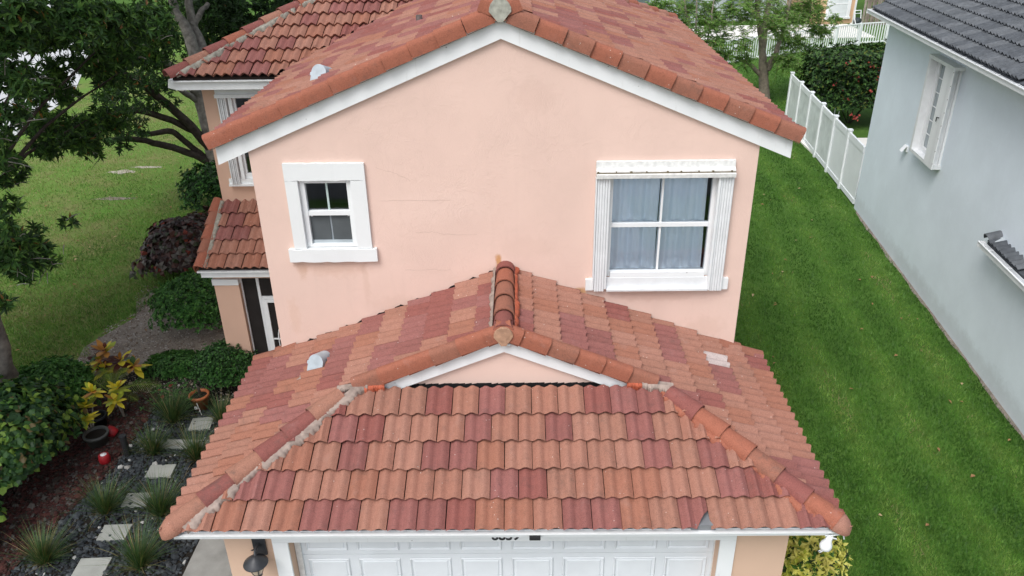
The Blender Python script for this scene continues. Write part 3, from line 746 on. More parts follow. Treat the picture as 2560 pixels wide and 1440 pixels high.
for (a, b_, c, d_, y) in ((-2.558, -2.302, 4.836, 5.221, .074), (-2.278, -2.022, 4.836, 5.221, .074), (-2.558, -2.302, 4.411, 4.774, .087), (-2.278, -2.022, 4.411, 4.774, .087)):
    bar(w1, 'pane', GLASS, a, b_, y, y+.004, c, d_)
    if c < 4.5: bar(w1, 'insect_screen', plain('insect screen', (.085, .095, .10), .8), a, b_, .066, .068, c, d_)
for x in (-2.545, -2.06): bar(w1, 'sash_lock', ALU, x, x+.03, .06, .085, 4.745, 4.772)
room(w1, -2.7, -1.9, .201, 1.8, 4.25, 5.35)

# right window: accordion storm shutters, pale curtains
w2 = bpy.data.objects.new('window', None); link(w2, house); w2['label'] = 'four-pane window with pale blue curtains and folded white storm shutters'
mb = MB(); mb.prism([(-.005, 5.30), (-.13, 5.285), (-.135, 5.335), (-.105, 5.345), (-.10, 5.375), (-.05, 5.40), (-.045, 5.48), (-.005, 5.485)], 'x', 1.17, 2.915); mb.build('shutter_header', WHITE_D, w2)
mb = MB(); mb.box(1.17, 2.915, -.112, -.104, 5.345, 5.358)
r_ = np.random.default_rng(11)
for x in np.arange(1.2, 2.9, .205):
    xx = x+r_.uniform(-.03, .03); mb.box(xx, xx+r_.uniform(.012, .03), -.116, -.09, 5.353, 5.372)
mb.build('header_dirt', plain('brown dirt', (.16, .13, .08), .95, .3, 30), w2)
mb = MB(); mb.box(1.36, 2.72, -.10, -.004, 3.672, 3.70); mb.box(1.36, 2.72, -.035, -.004, 3.70, 3.845); mb.build('shutter_track', ALU, w2)
for x0, x1 in ((1.08, 1.172), (2.905, 3.0)): uneven_box('sill', TRIM, w2, x0, x1, -.05, 0, 3.665, 3.83, .003, 3)
def slat(name, x, zb, ztp, y0=-.125):
    mb = MB(); mb.prism([(x, y0), (x+.006, y0-.005), (x+.025, y0-.005), (x+.031, y0), (x+.031, -.02), (x, -.02)], 'z', zb, ztp); return mb.build(name, ALU, w2)
for i in range(4): slat('shutter_slat', 1.190+i*.034, 3.665, 5.283, -.075)
for i in range(5): slat('shutter_slat', 2.748+i*.034, 3.660, 5.283, -.075)
bar(w2, 'shutter_frame', ALU, 1.168, 1.184, -.09, -.002, 3.69, 5.283); bar(w2, 'shutter_frame', ALU, 1.326, 1.352, -.08, -.002, 3.70, 5.283); bar(w2, 'shutter_frame', WHITE, 2.716, 2.742, -.10, -.002, 3.68, 5.283)
bar(w2, 'frame', WHITE, 1.335, 1.402, .02, .10, 3.846, 5.296); bar(w2, 'frame', WHITE, 2.672, 2.737, .02, .10, 3.846, 5.296)
bar(w2, 'frame', WHITE, 1.404, 2.670, .02, .10, 5.262, 5.296); bar(w2, 'frame', WHITE, 1.404, 2.670, -.03, .10, 3.8455, 3.922)
bar(w2, 'meeting_rail', WHITE, 1.404, 2.670, .025, .10, 4.560, 4.615)
bar(w2, 'muntin', WHITE, 2.030, 2.058, .045, .075, 4.617, 5.260); bar(w2, 'muntin', WHITE, 2.030, 2.058, .045, .075, 3.924, 4.558)
for (a, b_, c, d_) in ((1.404, 2.030, 4.617, 5.260), (2.058, 2.670, 4.617, 5.260), (1.404, 2.030, 3.924, 4.558), (2.058, 2.670, 3.924, 4.558)):
    bar(w2, 'pane', GLASS, a, b_, .058, .062, c, d_)
def curtain(x0, x1, z0, z1, y, mat, parent, folds, seed):
    r = np.random.default_rng(seed); mb = MB(); nx, nz = 60, 8; v = []; ph = r.uniform(0, 6, 4)
    for j in range(nz+1):
        for i in range(nx+1):
            t = i/nx; q = j/nz
            x = x0+(x1-x0)*t+.03*math.sin(q*2+ph[0])*(1-q)*(t-.3)
            dy = .020*math.sin(2*math.pi*folds*t+ph[1]+.6*q)+.012*math.sin(2*math.pi*folds*2.3*t+ph[2]-.8*q)
            v.append((x, y+dy, z0+(z1-z0)*q))
    mb.add(v, [(j*(nx+1)+i, j*(nx+1)+i+1, (j+1)*(nx+1)+i+1, (j+1)*(nx+1)+i) for j in range(nz) for i in range(nx)], 0, True)
    return mb.build('curtain', mat, parent)
curtain(1.34, 2.02, 3.86, 5.36, .120, CURTAIN, w2, 3, 1); curtain(2.03, 2.625, 3.86, 5.36, .120, CURTAIN, w2, 2.4, 2)
room(w2, 1.25, 2.85, .26, 2.0, 3.75, 5.42)

# wing window beside the main gable
w3 = bpy.data.objects.new('window', None); link(w3, house); w3['label'] = 'shaded upper window of the left wing with folded shutters'
WY = 4.35
mb = MB(); mb.box(-5.13, -3.4, WY-.13, WY-.003, 5.30, 5.36); mb.box(-5.12, -3.4, WY-.10, WY-.003, 5.36, 5.44); mb.build('shutter_header', ALU, w3)
for i in range(5): 
    x = -5.10+i*.032; MB().prism([(x, WY-.11+.012*(i % 2)), (x+.012, WY-.118), (x+.024, WY-.11), (x+.024, WY-.02), (x, WY-.02)], 'z', 3.70, 5.298).build('shutter_slat', ALU, w3)
bar(w3, 'shutter_frame', WHITE, -4.925, -4.86, WY-.07, WY+.05, 3.79, 5.298)
bar(w3, 'frame', WHITE, -4.858, -3.60, WY-.02, WY+.05, 3.79, 3.88); bar(w3, 'frame', WHITE, -4.858, -3.60, WY-.02, WY+.05, 5.27, 5.298)
bar(w3, 'frame', WHITE, -4.858, -4.82, WY-.0, WY+.05, 3.882, 5.268)
bar(w3, 'sill', WHITE, -5.17, -3.45, WY-.10, WY-.002, 3.66, 3.70); bar(w3, 'sill', TRIM, -5.17, -3.45, WY-.06, WY-.002, 3.70, 3.787)
bar(w3, 'pane', GLASS, -4.818, -3.61, WY+.03, WY+.034, 3.884, 5.266)
room(w3, -4.95, -3.5, WY+.205, WY+1.8, 3.7, 5.4); curtain(-4.58, -3.6, 4.2, 5.3, WY+.13, CURT_B, w3, 3, 5)

# ------------------------------------------------------------------ porch
pc = bpy.data.objects.new('porch', None); link(pc, house)
box_part('column', PEACH2, pc, -5.38, -4.93, 3.21, 4.34, 0, 2.15); box_part('column_cap', WHITE, pc, -5.40, -4.925, 3.185, 3.60, 2.152, 2.27)
box_part('porch_beam', PEACH2, pc, -5.38, -3.21, 3.23, 3.45, 2.272, 2.42)
for a in ((-4.925, -4.90, 3.30, 3.34, .02, 2.27), (-4.64, -4.59, 3.30, 3.34, .02, 2.27), (-4.588, -3.22, 3.30, 3.34, 1.80, 1.86)): box_part('screen_frame', ALU, pc, *a)
box_part('screen', SCREEN, pc, -4.898, -4.642, 3.318, 3.322, .02, 2.27); box_part('screen', SCREEN, pc, -4.588, -3.22, 3.318, 3.322, 1.862, 2.27)
sd = bpy.data.objects.new('screen_door', None); link(sd, pc)
for a in ((-4.586, -4.50, 3.295, 3.335, .03, 1.795), (-3.70, -3.62, 3.295, 3.335, .03, 1.795), (-4.498, -3.702, 3.295, 3.335, 1.73, 1.795), (-4.498, -3.702, 3.295, 3.335, .03, .14), (-4.498, -3.702, 3.302, 3.328, .93, .955)):
    box_part('door_rail', WHITE, sd, *a)
box_part('screen', SCREEN, sd, -4.498, -3.702, 3.322, 3.326, .142, 1.728)
mb = MB(); cx, cz = -4.10, .955
mb.tube([(cx-.30*math.cos(t), 3.305, cz+.42*math.sin(t)) for t in np.linspace(0, math.pi, 15)], .012, 6)
for t in (math.pi/4, math.pi/2, 3*math.pi/4): mb.tube([(cx-.05*math.cos(t), 3.305, cz+.05*math.sin(t)), (cx-.30*math.cos(t), 3.305, cz+.42*math.sin(t))], .009, 5)
for x in (-4.40, -3.80): mb.tube([(x, 3.305, .955), (x, 3.305, .14)], .011, 5)
mb.build('door_grille', WHITE, sd)
box_part('porch_back', DARKROOM, pc, -5.17, -3.21, 4.30, 4.34, 0, 2.6)

# ------------------------------------------------------------------ fixtures on the house
lan = thing('wall_lantern', 'black barn-style wall lantern with glass globe on the garage pier', 'lantern', (-2.80, -2.94, 1.94))
LAMP = plain('dark bronze lamp', (.035, .037, .042), .45, .2, 12, .4)
box_part('back_plate', LAMP, lan, -.075, .075, -.028, -.001, -.13, .12, bevel=.008)
mb = MB(); mb.tube([(0, -.02, .03), (0, -.09, .07), (0, -.16, .06), (0, -.19, .01)], [.018, .017, .016, .016], 8); mb.tube([(-.055, -.05, -.02), (-.075, -.08, -.0), (-.05, -.10, .02)], .008, 6); mb.build('arm', LAMP, lan)
mb = MB(); mb.lathe([(.0, .035), (.03, .03), (.05, .01), (.075, -.005), (.09, -.025), (.135, -.06), (.138, -.07), (.12, -.066), (.06, -.04)], (0, -.20, .0), 24); mb.build('lamp_shade', LAMP, lan)
mb = MB(); mb.lathe([(.085, -.06), (.082, -.10), (.066, -.17), (.045, -.225)], (0, -.20, .0), 16); mb.build('lamp_glass', plain('frosted amber glass', (.55, .44, .32), .2, .2, 12, .5), lan)
mb = MB(); mb.lathe([(.05, -.215), (.05, -.25), (.02, -.27), (.0, -.275)], (0, -.20, 0), 12)
for t in np.linspace(0, 2*math.pi, 5)[:-1]+.5: mb.tube([(.088*math.cos(t), -.20+.088*math.sin(t), -.06), (.085*math.cos(t), -.20+.085*math.sin(t), -.12), (.05*math.cos(t), -.20+.05*math.sin(t), -.23)], .006, 5)
mb.build('lamp_cage', LAMP, lan)
bulb = thing('eave_light', 'white bulb-shaped light hanging from the garage roof corner', 'light', (3.46, GF+.0, 2.36))
mb = MB(); mb.lathe([(.0, .05), (.03, .048), (.035, .01), (.038, -.02), (.058, -.06), (.066, -.095), (.058, -.13), (.032, -.155), (.0, -.16)], (0, 0, 0), 16, M=Matrix.Rotation(.18, 4, 'Y')); mb.build('lamp_body', WHITE, bulb)
mb = MB(); mb.tube([(-.02, 0, -.15), (-.06, 0, -.155), (-.085, 0, -.175), (-.065, 0, -.19), (-.03, 0, -.165)], .007, 6); mb.build('wire_loop', ALU, bulb)
mb = MB(); mb.tube([(-.05, .0, .05), (.0, -.01, .055), (.09, -.01, .075), (.14, 0, .07), (.16, 0, .0)], .008, 6); mb.tube([(.03, 0, .02), (.08, 0, .0)], .009, 5); mb.build('bracket', WHITE, bulb)
mb = MB(); mb.lathe([(.028, .0), (.03, -.03), (.0, -.03)], (0, 0, 0), 10); cam_ = mb.build('gable_camera', WHITE, house); cam_.location = (.055, -1.69, 3.83); cam_.rotation_euler = (-1.0, 0, 0)
# ------------------------------------------------------------------ blue neighbour house
BT = -math.radians(5.6)
bh = thing('house', 'pale blue stucco neighbour house with charcoal tile roof', 'house', (9.86, 11.96, 0), BT)
mb = MB(); mb.box(0, .2, -9.6, 0, 2.2, 5.40); mb.box(0, .2, -7.95, 0, 0, 2.2); mb.box(.2, 9, -.2, 0, 0, 5.40); mb.box(.2, 9, -9.6, -9.4, 2.2, 5.40); mb.build('wall', BLUE, bh)
mb = MB(); mb.box(0, .2, -14.5, -7.951, 0, 2.199); mb.box(.2, 9, -14.5, -14.3, 0, 2.199); mb.build('wall', BLUE, bh)
BROOF = bpy.data.objects.new('roof', None); link(BROOF, bh); BROOF2 = bpy.data.objects.new('garage_roof', None); link(BROOF2, bh)
BMW = Matrix.Translation((9.86, 11.96, 0)) @ Matrix.Rotation(BT, 4, 'Z')
sb = 0.40; kb = nrm(sb)
mb = MB(); mb.slab([(-.36, -9.95, 5.43), (-.36, .42, 5.43), (4.0, 4.78-.0, 5.43+4.36*sb), (4.0, -9.95, 5.43+4.36*sb)][::-1], .05); mb.build('roof_deck', GREY_TILE[2], BROOF)
mb = MB(); mb.slab([(-.36, .42, 5.43), (9.0, .42, 5.43), (9, 4.5, 7.06), (4.0, 4.6, 7.1)], .05)
gm = []
for mt in GREY_TILE:
    b_ = MB(); b_.add(FULL[0], FULL[1]); b_.sm = list(FULL[2]); o_ = b_.build('tile', mt); gm.append(o_.data); bpy.data.objects.remove(o_)
def grey_tiles(parent, O, u, v, n, ulen, rows, clip=None, maxv=None):
    O, u, v, n = Vector(O), Vector(u), Vector(v), Vector(n)
    for r in range(rows):
        for c in range(int(ulen/TW)+2):
            x = (c-(0.5 if r % 2 else 0))*TW
            if x < -.2 or x > ulen: continue
            P = O+u*x+v*(r*TE)
            M = axes_matrix(P, u, v, n)
            ctr = BMW @ (P+u*TW/2+v*TE/2)
            if frame_weight(tuple(ctr), tuple(BMW.to_3x3() @ n)) <= 0: continue
            planes = clip(P) if clip else []
            me = gm[random.randrange(3)]
            if planes:
                vv, ff, ss = clip_faces(*FULL, M, planes)
                if len(ff) < 3: continue
                if len(ff) < len(FULL[1]) or True:
                    b_ = MB(); b_.add(vv, ff); b_.sm = list(ss); o_ = b_.build('tile', me.materials[0]); me = o_.data; bpy.data.objects.remove(o_)
            o = bpy.data.objects.new('tile', me); link(o, parent); o.matrix_local = M
# the slope faces -x: u runs towards -y
grey_tiles(BROOF, (-.38, .40, 5.43), (0, -1, 0), (1/kb, 0, sb/kb), (-sb/kb, 0, 1/kb), 10.2, 9, lambda P: [(1, -1, .80)])
mb = MB()
def gutter_run(mb, x, y0, y1, z):
    mb.box(x-.115, x-.105, y0, y1, z-.10, z); mb.box(x-.105, x+.0, y0, y1, z-.105, z-.095); mb.box(x-.135, x-.105, y0, y1, z-.012, z+.004); mb.box(x-.012, x, y0, y1, z-.10, z-.02)
    for y in np.arange(y0+.4, y1, .75): mb.box(x-.105, x-.012, y-.012, y+.012, z-.012, z-.004)
gutter_run(mb, -.37, -9.95, .44, 5.43); mb.box(-.505, -.36, .44, .455, 5.325, 5.435); mb.build('gutter', ALU, bh)
mb = MB(); mb.box(-.36, -.002, -9.95, .44, 5.30, 5.32); mb.build('soffit', WHITE, bh)
# low garage roof in front
mb = MB(); mb.slab([(-.18, -14.8, 2.50), (-.18, -8.05, 2.50), (3.6, -8.05, 2.5+3.93*sb), (3.6, -14.8, 2.5+3.93*sb)], .05); mb.build('roof_deck', GREY_TILE[2], BROOF2)
grey_tiles(BROOF2, (-.20, -8.10, 2.50), (0, -1, 0), (1/kb, 0, sb/kb), (-sb/kb, 0, 1/kb), 6.5, 5)
X = Vector((1/kb, 0, sb/kb)); Z = Vector((-sb/kb, 0, 1/kb)); Y = Z.cross(X)
for i in range(5):
    o = bpy.data.objects.new('rake_tile', shared('barrel', GREY_TILE[1], barrel_mesh)); link(o, BROOF2); o.matrix_local = axes_matrix(Vector((-.21, -8.06, 2.55))+X*(i*.36), X, Y, Z)
mb = MB(); mb.slab([(-.15, -8.29, 2.57), (.9, -8.26, 2.57+1.2*sb), (.9, -8.16, 2.60+1.2*sb), (-.15, -8.18, 2.60)], .03); mb.build('mortar', plain('pale grey mortar', (.42, .46, .48), .9), BROOF2)
mb = MB(); gutter_run(mb, -.20, -14.8, -8.02, 2.50); mb.box(-.33, -.19, -8.02, -8.005, 2.395, 2.505); mb.build('gutter', ALU, bh)
# tall window with open shutters
bw_ = bpy.data.objects.new('window', None); link(bw_, bh)
yA, yB, zA, zB = -3.55, -4.95, 2.98, 4.98      # far and near ends
box_part('frame', WHITE, bw_, -.05, -.002, yB+.05, yA-.05, zA-.05, zA+.05); box_part('frame', WHITE, bw_, -.05, -.002, yB+.05, yA-.05, zB-.06, zB+.0)
box_part('frame', WHITE, bw_, -.05, -.002, yA-.30, yA-.05, zA+.052, zB-.062); box_part('frame', WHITE, bw_, -.05, -.002, yB+.05, yB+.30, zA+.052, zB-.062)
PANE = plain('grey window pane', (.30, .35, .37), .12, .1, 3, .6)
for i in range(6):
    z0 = zA+.06+i*(zB-zA-.125)/6
    for y0, y1 in ((yA-.62, yA-.305), (yB+.305, yB+.77)): box_part('pane', PANE, bw_, -.022, -.016, min(y0, y1), max(y0, y1), z0+.012, z0+(zB-zA-.125)/6-.012)
    for y0, y1 in ((yA-.64, yA-.302), (yB+.302, yB+.77)): box_part('muntin', WHITE, bw_, -.032, -.012, min(y0, y1), max(y0, y1), z0-.010, z0+.010)
for ya, yb in ((yA-.03, yA-.13), (yB+.13, yB-.04)):
    for i in range(3 if ya > -4 else 1):
        w_ = abs(ya-yb); y1 = max(ya, yb)-i*.035
        box_part('shutter', ALU, bw_, -.21, -.003, y1-(.03 if ya > -4 else .02), y1, zA-.10, zB+.0)
box_part('shutter', WHITE, bw_, -.21, -.19, yB-.05, yB+.44, zA-.12, zB-.0)
for z in np.arange(zA, zB, .28): box_part('shutter_clip', BLACK, bw_, -.214, -.209, yB-.045, yB-.03, z, z+.02)
box_part('shutter_header', ALU, bw_, -.22, -.002, yB-.05, yA-.0, zB+.005, zB+.075); box_part('shutter_track', ALU, bw_, -.20, -.002, yB, yA-.02, zA-.13, zA-.055)
mb = MB(); mb.tube([(-.20, yB+.16, 3.95), (-.24, yB+.22, 3.95), (-.24, yB+.22, 3.86)], .012, 6); mb.build('shutter_handle', BLACK, bw_)
mb = MB(); mb.prism([(-2.98, 2.62), (-2.80, 2.62), (-2.80, 2.76), (-2.98, 2.76)], 'x', -.04, -.002); mb.add([(-.04, -2.98, 2.76), (-.04, -2.80, 2.76), (-.14, -2.80, 2.62), (-.14, -2.98, 2.62)], [(0, 1, 2, 3)]); mb.build('dryer_vent', WHITE, bh)

# ------------------------------------------------------------------ white vinyl fence between the gardens
vf = thing('fence', 'white vinyl privacy fence with capped posts running from the blue house', 'fence')
VIN = plain('white vinyl', (.80, .83, .84), .4, .05, 1.5); VIN_M = plain('vinyl with algae', (.64, .68, .67), .5, .16, 2.6)
A0, A1 = np.array([9.90, 12.05]), np.array([10.68, 21.3])
npost = 6; dirv = (A1-A0)/np.linalg.norm(A1-A0); nor = np.array([dirv[1], -dirv[0]])
def fence_box(name, mat, s0, s1, t, z0, z1, parent, ob=None):
    a = A0+dirv*s0; b = A0+dirv*s1; v = []
    for z in (z0, z1):
        for p, sg in ((a, -t), (b, -t), (b, t), (a, t)): v.append((p[0]+nor[0]*sg, p[1]+nor[1]*sg, z))
    return MB().add(v, [(0, 3, 2, 1), (4, 5, 6, 7), (0, 1, 5, 4), (1, 2, 6, 5), (2, 3, 7, 6), (3, 0, 4, 7)]).build(name, mat, parent)
LT = np.linalg.norm(A1-A0); stp = LT/npost
for i in range(npost+1):
    s_ = i*stp
    if i > 0: fence_box('post', VIN, s_-.06, s_+.06, .06, 0, 1.82, vf); fence_box('post_cap', VIN, s_-.075, s_+.075, .075, 1.822, 1.86, vf)
    if i < npost:
        p0, p1 = s_+.062, s_+stp-.062
        fence_box('top_rail', VIN, p0, p1, .03, 1.60, 1.78, vf); fence_box('bottom_rail', VIN, p0, p1, .03, .06, .20, vf)
        fence_box('panel', VIN_M if i >= 2 else VIN, p0, p1, .012, .202, 1.598, vf)
mb = MB()
# a short return of open rail behind the far end
rf = thing('gate', 'small white open-rail gate behind the vinyl fence', 'gate')
for z in (.5, 1.15): MB().box(10.62, 12.2, 19.9, 19.94, z, z+.05).build('rail', VIN, rf)
mb = MB()
for x in np.arange(10.7, 12.2, .16): mb.box(x, x+.03, 19.905, 19.935, .1, 1.145)
stuff(mb.build('pickets', VIN, rf))

# ------------------------------------------------------------------ far picket fence
pf = thing('fence', 'long white picket fence with a gate across the far lawn', 'fence')
FP = [(6.5, 29.4), (10.4, 31.5), (14.05, 33.6), (19.2, 36.3), (23.5, 37.4)]
mb = MB(); 
def along(FP, step):
    out = []; carry = 0
    for (a, b) in zip(FP[:-1], FP[1:]):
        a, b = np.array(a), np.array(b); L = np.linalg.norm(b-a); d_ = (b-a)/L; s_ = carry
        while s_ < L: out.append((a+d_*s_, d_)); s_ += step
        carry = s_-L
    return out
def slab_at(mb, p, d_, w, t, z0, z1):
    n_ = np.array([d_[1], -d_[0]]); v = []
    for z in (z0, z1):
        for a, b in ((-w, -t), (w, -t), (w, t), (-w, t)): q = p+d_*a+n_*b; v.append((q[0], q[1], z))
    mb.add(v, [(0, 3, 2, 1), (4, 5, 6, 7), (0, 1, 5, 4), (1, 2, 6, 5), (2, 3, 7, 6), (3, 0, 4, 7)])
for p, d_ in along(FP, .165): slab_at(mb, p, d_, .030, .012, .06, 1.13)
stuff(mb.build('pickets', VIN, pf))
for p, d_ in along(FP, 1.8): mb = MB(); slab_at(mb, p, d_, .075, .06, 0, 1.2); mb.build('post', VIN, pf)
mb = MB()
for (a, b) in zip(FP[:-1], FP[1:]):
    a, b = np.array(a), np.array(b); L = np.linalg.norm(b-a)
    for z in (.10, 1.13): slab_at(mb, (a+b)/2, (b-a)/L, L/2, .03, z, z+.06)
mb.build('rail', VIN, pf)

# ------------------------------------------------------------------ far houses
fh = thing('house', 'distant peach house with a tall white window beyond the picket fence', 'house', (21.6, 43.6, 0), math.radians(10))
FPEACH = stucco('far peach stucco', (.66, .43, .27), (), .1)
mb = MB(); mb.box(-2.9, 0, 0, .2, 0, 5.5); mb.box(-.2, 0, .2, 9, 0, 5.5); mb.build('wall', FPEACH, fh)
fw = bpy.data.objects.new('window', None); link(fw, fh)
box_part('frame', WHITE, fw, -2.0, -1.85, -.05, -.002, .42, 2.9); box_part('frame', WHITE, fw, -.55, -.35, -.05, -.002, .42, 2.9); box_part('sill', WHITE, fw, -2.05, -.30, -.10, -.002, .30, .418); box_part('frame', WHITE, fw, -2.0, -.35, -.05, -.002, 2.902, 3.05)
box_part('pane', plain('pale blinds', (.62, .66, .66), .5, .08, 3), fw, -1.848, -.552, -.02, -.004, .42, 2.9); box_part('meeting_rail', WHITE, fw, -1.848, -.552, -.04, -.021, 1.2, 1.26)
box_part('corner_board', WHITE, fh, -.08, .04, -.04, -.002, 0, 5.5)
mb = MB(); mb.slab([(-3.4, -.6, 5.5), (.6, -.6, 5.5), (.6, 5, 7.8), (-3.4, 5, 7.8)], .15); mb.build('roof', ORANGE[2], fh)
wh = thing('house', 'distant pale grey house with white trim behind the feathery trees', 'house', (5.4, 43.6, 0), math.radians(9))
PALEG = stucco('far pale grey stucco', (.76, .81, .83), (), .1)
mb = MB(); mb.box(0, 12.6, 0, .2, 0, 3.2); mb.box(0, .2, .2, 9, 0, 3.2); mb.build('wall', PALEG, wh)
for x in (1.6, 5.0, 8.4): box_part('window', PANE, wh, x, x+1.6, -.02, -.002, .9, 2.3)
box_part('fascia', WHITE, wh, -.5, 12, -.55, -.5, 3.0, 3.25)
box_part('column', WHITE, wh, 1.0, 1.3, -1.6, -1.3, 0, 3.0)
mb = MB(); mb.slab([(-.6, -1.8, 3.25), (12, -1.8, 3.25), (12, 4.5, 5.6), (-.6, 4.5, 5.6)], .15); mb.build('roof', GREY_TILE[0], wh)
# wooden fence, each board on its own
wf_ = thing('fence', 'weathered grey wooden board fence next to the distant peach house', 'fence', (21.75, 42.6, 0), math.radians(6))
WOOD = [plain('grey wood a', (.24, .20, .165), .9, .25, 3), plain('grey wood b', (.30, .26, .22), .9, .25, 3), plain('grey wood c', (.20, .165, .14), .9, .25, 3)]
bm_ = []
for mt in WOOD:
    o = MB().prism([(0, 0), (.135, 0), (.135, 1.72), (.10, 1.80), (.035, 1.80), (0, 1.72)], 'y', -.012, .012).build('board', mt); bm_.append(o.data); bpy.data.objects.remove(o)
for i in range(20):
    o = bpy.data.objects.new('board', bm_[random.randrange(3)]); link(o, wf_); o.location = (i*.165, -.03 if i % 2 else .03, random.uniform(0, .03))
for z in (.4, 1.4): box_part('rail', WOOD[0], wf_, 0, 3.3, .045, .08, z, z+.09)
box_part('post', VIN, wf_, 1.60, 1.70, -.14, -.05, 0, 1.0)
hc = thing('hose_cart', 'white hose reel cart with dark hose by the wooden fence', 'cart', (21.35, 42.3, 0), .3)
mb = MB()
for x in (-.22, .22): mb.tube([(x, -.25, .03), (x, .0, .45), (x, .10, .95)], .028, 6); mb.tube([(x, -.28, .02), (x, .2, .02)], .028, 6)
mb.tube([(-.22, .10, .95), (.22, .10, .95)], .028, 6); mb.tube([(-.22, .07, .78), (.22, .07, .78)], .022, 6); mb.build('frame', WHITE, hc)
M = Matrix.Rotation(math.pi/2, 4, 'Y')
mb = MB(); mb.lathe([(.05, -.17), (.19, -.16), (.23, -.08), (.23, .08), (.19, .16), (.05, .17)], (0, .0, .32), 14, M=M); mb.build('hose', plain('dark hose', (.03, .04, .045), .6), hc)
for x in (.26, -.26): MB().lathe([(.06, -.03), (.11, -.03), (.11, .03), (.06, .03), (.06, -.03)], (x, .2, .11), 12, M=M).build('wheel', WHITE_D, hc)
# ------------------------------------------------------------------ ground
def sheet(name, mat, poly, z):
    o = MB().add([(x, y, z) for x, y in poly], [tuple(range(len(poly)))]).build(name, mat); return structure(o)
def ground_mat(name, cols, scale, detail=6):
    mt, n, b = new_mat(name)
    c = ramp(n, noise(n, scale, detail, 0.65), [(0.30, cols[0]), (0.5, cols[1]), (0.70, cols[2])])
    f = noise(n, 45, 4, 0.7)
    c = mix(n, ramp(n, f, [(0.3, 0.0), (0.7, 0.55)]), c, tuple(x*0.45 for x in cols[1]))
    n.links.new(c, b.inputs['Base Color']); b.inputs['Roughness'].default_value = 0.95; b.inputs['Specular IOR Level'].default_value = 0.1
    bump(n, b, f, 0.6, 0.02); return mt
G_LUSH = ground_mat('lush lawn', [(.055, .120, .022), (.075, .160, .028), (.105, .195, .040)], .8)
G_LEFT = ground_mat('patchy lawn', [(.25, .22, .10), (.145, .23, .052), (.13, .275, .045)], .55)
G_DIRT = ground_mat('grey sandy dirt', [(.20, .165, .135), (.29, .25, .21), (.38, .335, .29)], 3.0)
G_SAND = ground_mat('pale sand', [(.35, .31, .24), (.46, .42, .34), (.58, .55, .48)], 4.0)
G_BED = ground_mat('dark bed soil', [(.020, .018, .016), (.030, .026, .022), (.045, .038, .030)], 4.0)
CONC = plain('aged concrete', (.27, .268, .25), .9, .2, 3, .2, .5, 40)
PATH_C = plain('pale road concrete', (.50, .51, .515), .85, .12, .6)
PATIO = plain('cream patio concrete', (.76, .74, .69), .8, .06, .8)
sheet('ground', G_LUSH, [(-300, -60), (300, -60), (300, 400), (-300, 400)], 0.0)
sheet('lawn', G_LEFT, [(-40, -20), (-7.3, -20), (-7.3, 2.5), (-8.3, 4.6), (-6.0, 7.5), (-5.6, 40), (-40, 60)], 0.004)
def blobpoly(cx, cy, rx, ry, n=22, seed=0, j=.18):
    r = np.random.default_rng(seed); return [(cx+rx*math.cos(t)*r.uniform(1-j, 1+j), cy+ry*math.sin(t)*r.uniform(1-j, 1+j)) for t in np.linspace(0, 2*math.pi, n, endpoint=False)]
sheet('dirt_path', G_DIRT, [(-8.9, 4.1), (-8.2, 3.7), (-6.9, 3.7), (-5.5, 3.0), (-5.2, 4.4), (-5.4, 6.6), (-7.0, 7.2), (-7.7, 7.0), (-8.0, 6.7), (-8.3, 6.9), (-8.65, 7.1), (-8.75, 6.6), (-8.45, 5.9), (-8.75, 5.2), (-9.0, 4.6)], 0.009)
sheet('sand_patch', G_SAND, blobpoly(-13.2, 15.95, .42, .2, seed=1, j=.5), 0.009); sheet('sand_patch', G_SAND, blobpoly(-12.6, 16.4, .45, .1, seed=2, j=.5), 0.009); sheet('sand_patch', G_DIRT, blobpoly(-12.3, 13.4, .6, .12, seed=3, j=.5), 0.009)
sheet('garden_bed', G_BED, [(-9.0, -6), (-3.2, -6), (-3.2, 3.2), (-5.2, 3.2), (-6.9, 3.8), (-8.2, 3.6), (-8.6, 2.4), (-8.2, -0.4)], 0.013)
sheet('dirt_strip', G_DIRT, [(9.86+(y-11.96)*.098-.05-.02*math.sin(y*3.1)-random.uniform(0, .05), y) for y in np.arange(-4, 11.8, .3)]+[(9.9+(y-11.96)*.098, y) for y in (11.8, 4, -4)], 0.009)
sheet('dirt_strip', G_DIRT, [(3.2, -.4), (3.95, -.3), (4.25, 1.0), (4.3, 2.4), (4.15, 3.6), (3.95, 4.6), (3.2, 4.8)], 0.009)
road = MB().slab([(-90, 10, .03), (-19.2, 15.2, .03), (-19.4, 21.0, .03), (-20.4, 27.0, .03), (-24, 36, .03), (-36, 60, .03), (-90, 90, .03)], .02).build('road', PATH_C); structure(road)
dw = MB().box(-4.57, 3.4, -14, -2.6, -.05, .05); dw.box(-4.57, -3.21, -2.6, 1.0, -.05, .05); structure(dw.build('driveway', CONC))
structure(MB().box(-40, 40, -40, -12.95, -.05, .02).build('street', plain('asphalt', (.085, .087, .09), .9, .15, 4)))
structure(MB().box(-12, -4.6, -11.6, -8.6, -.05, .03).build('sidewalk', CONC))
structure(MB().box(10.3, 14.5, 13.0, 18.6, -.05, .06).build('patio', PATIO))
structure(MB().box(9.5, 21.0, 38.5, 43.0, -.05, .05).build('patio', PATIO))

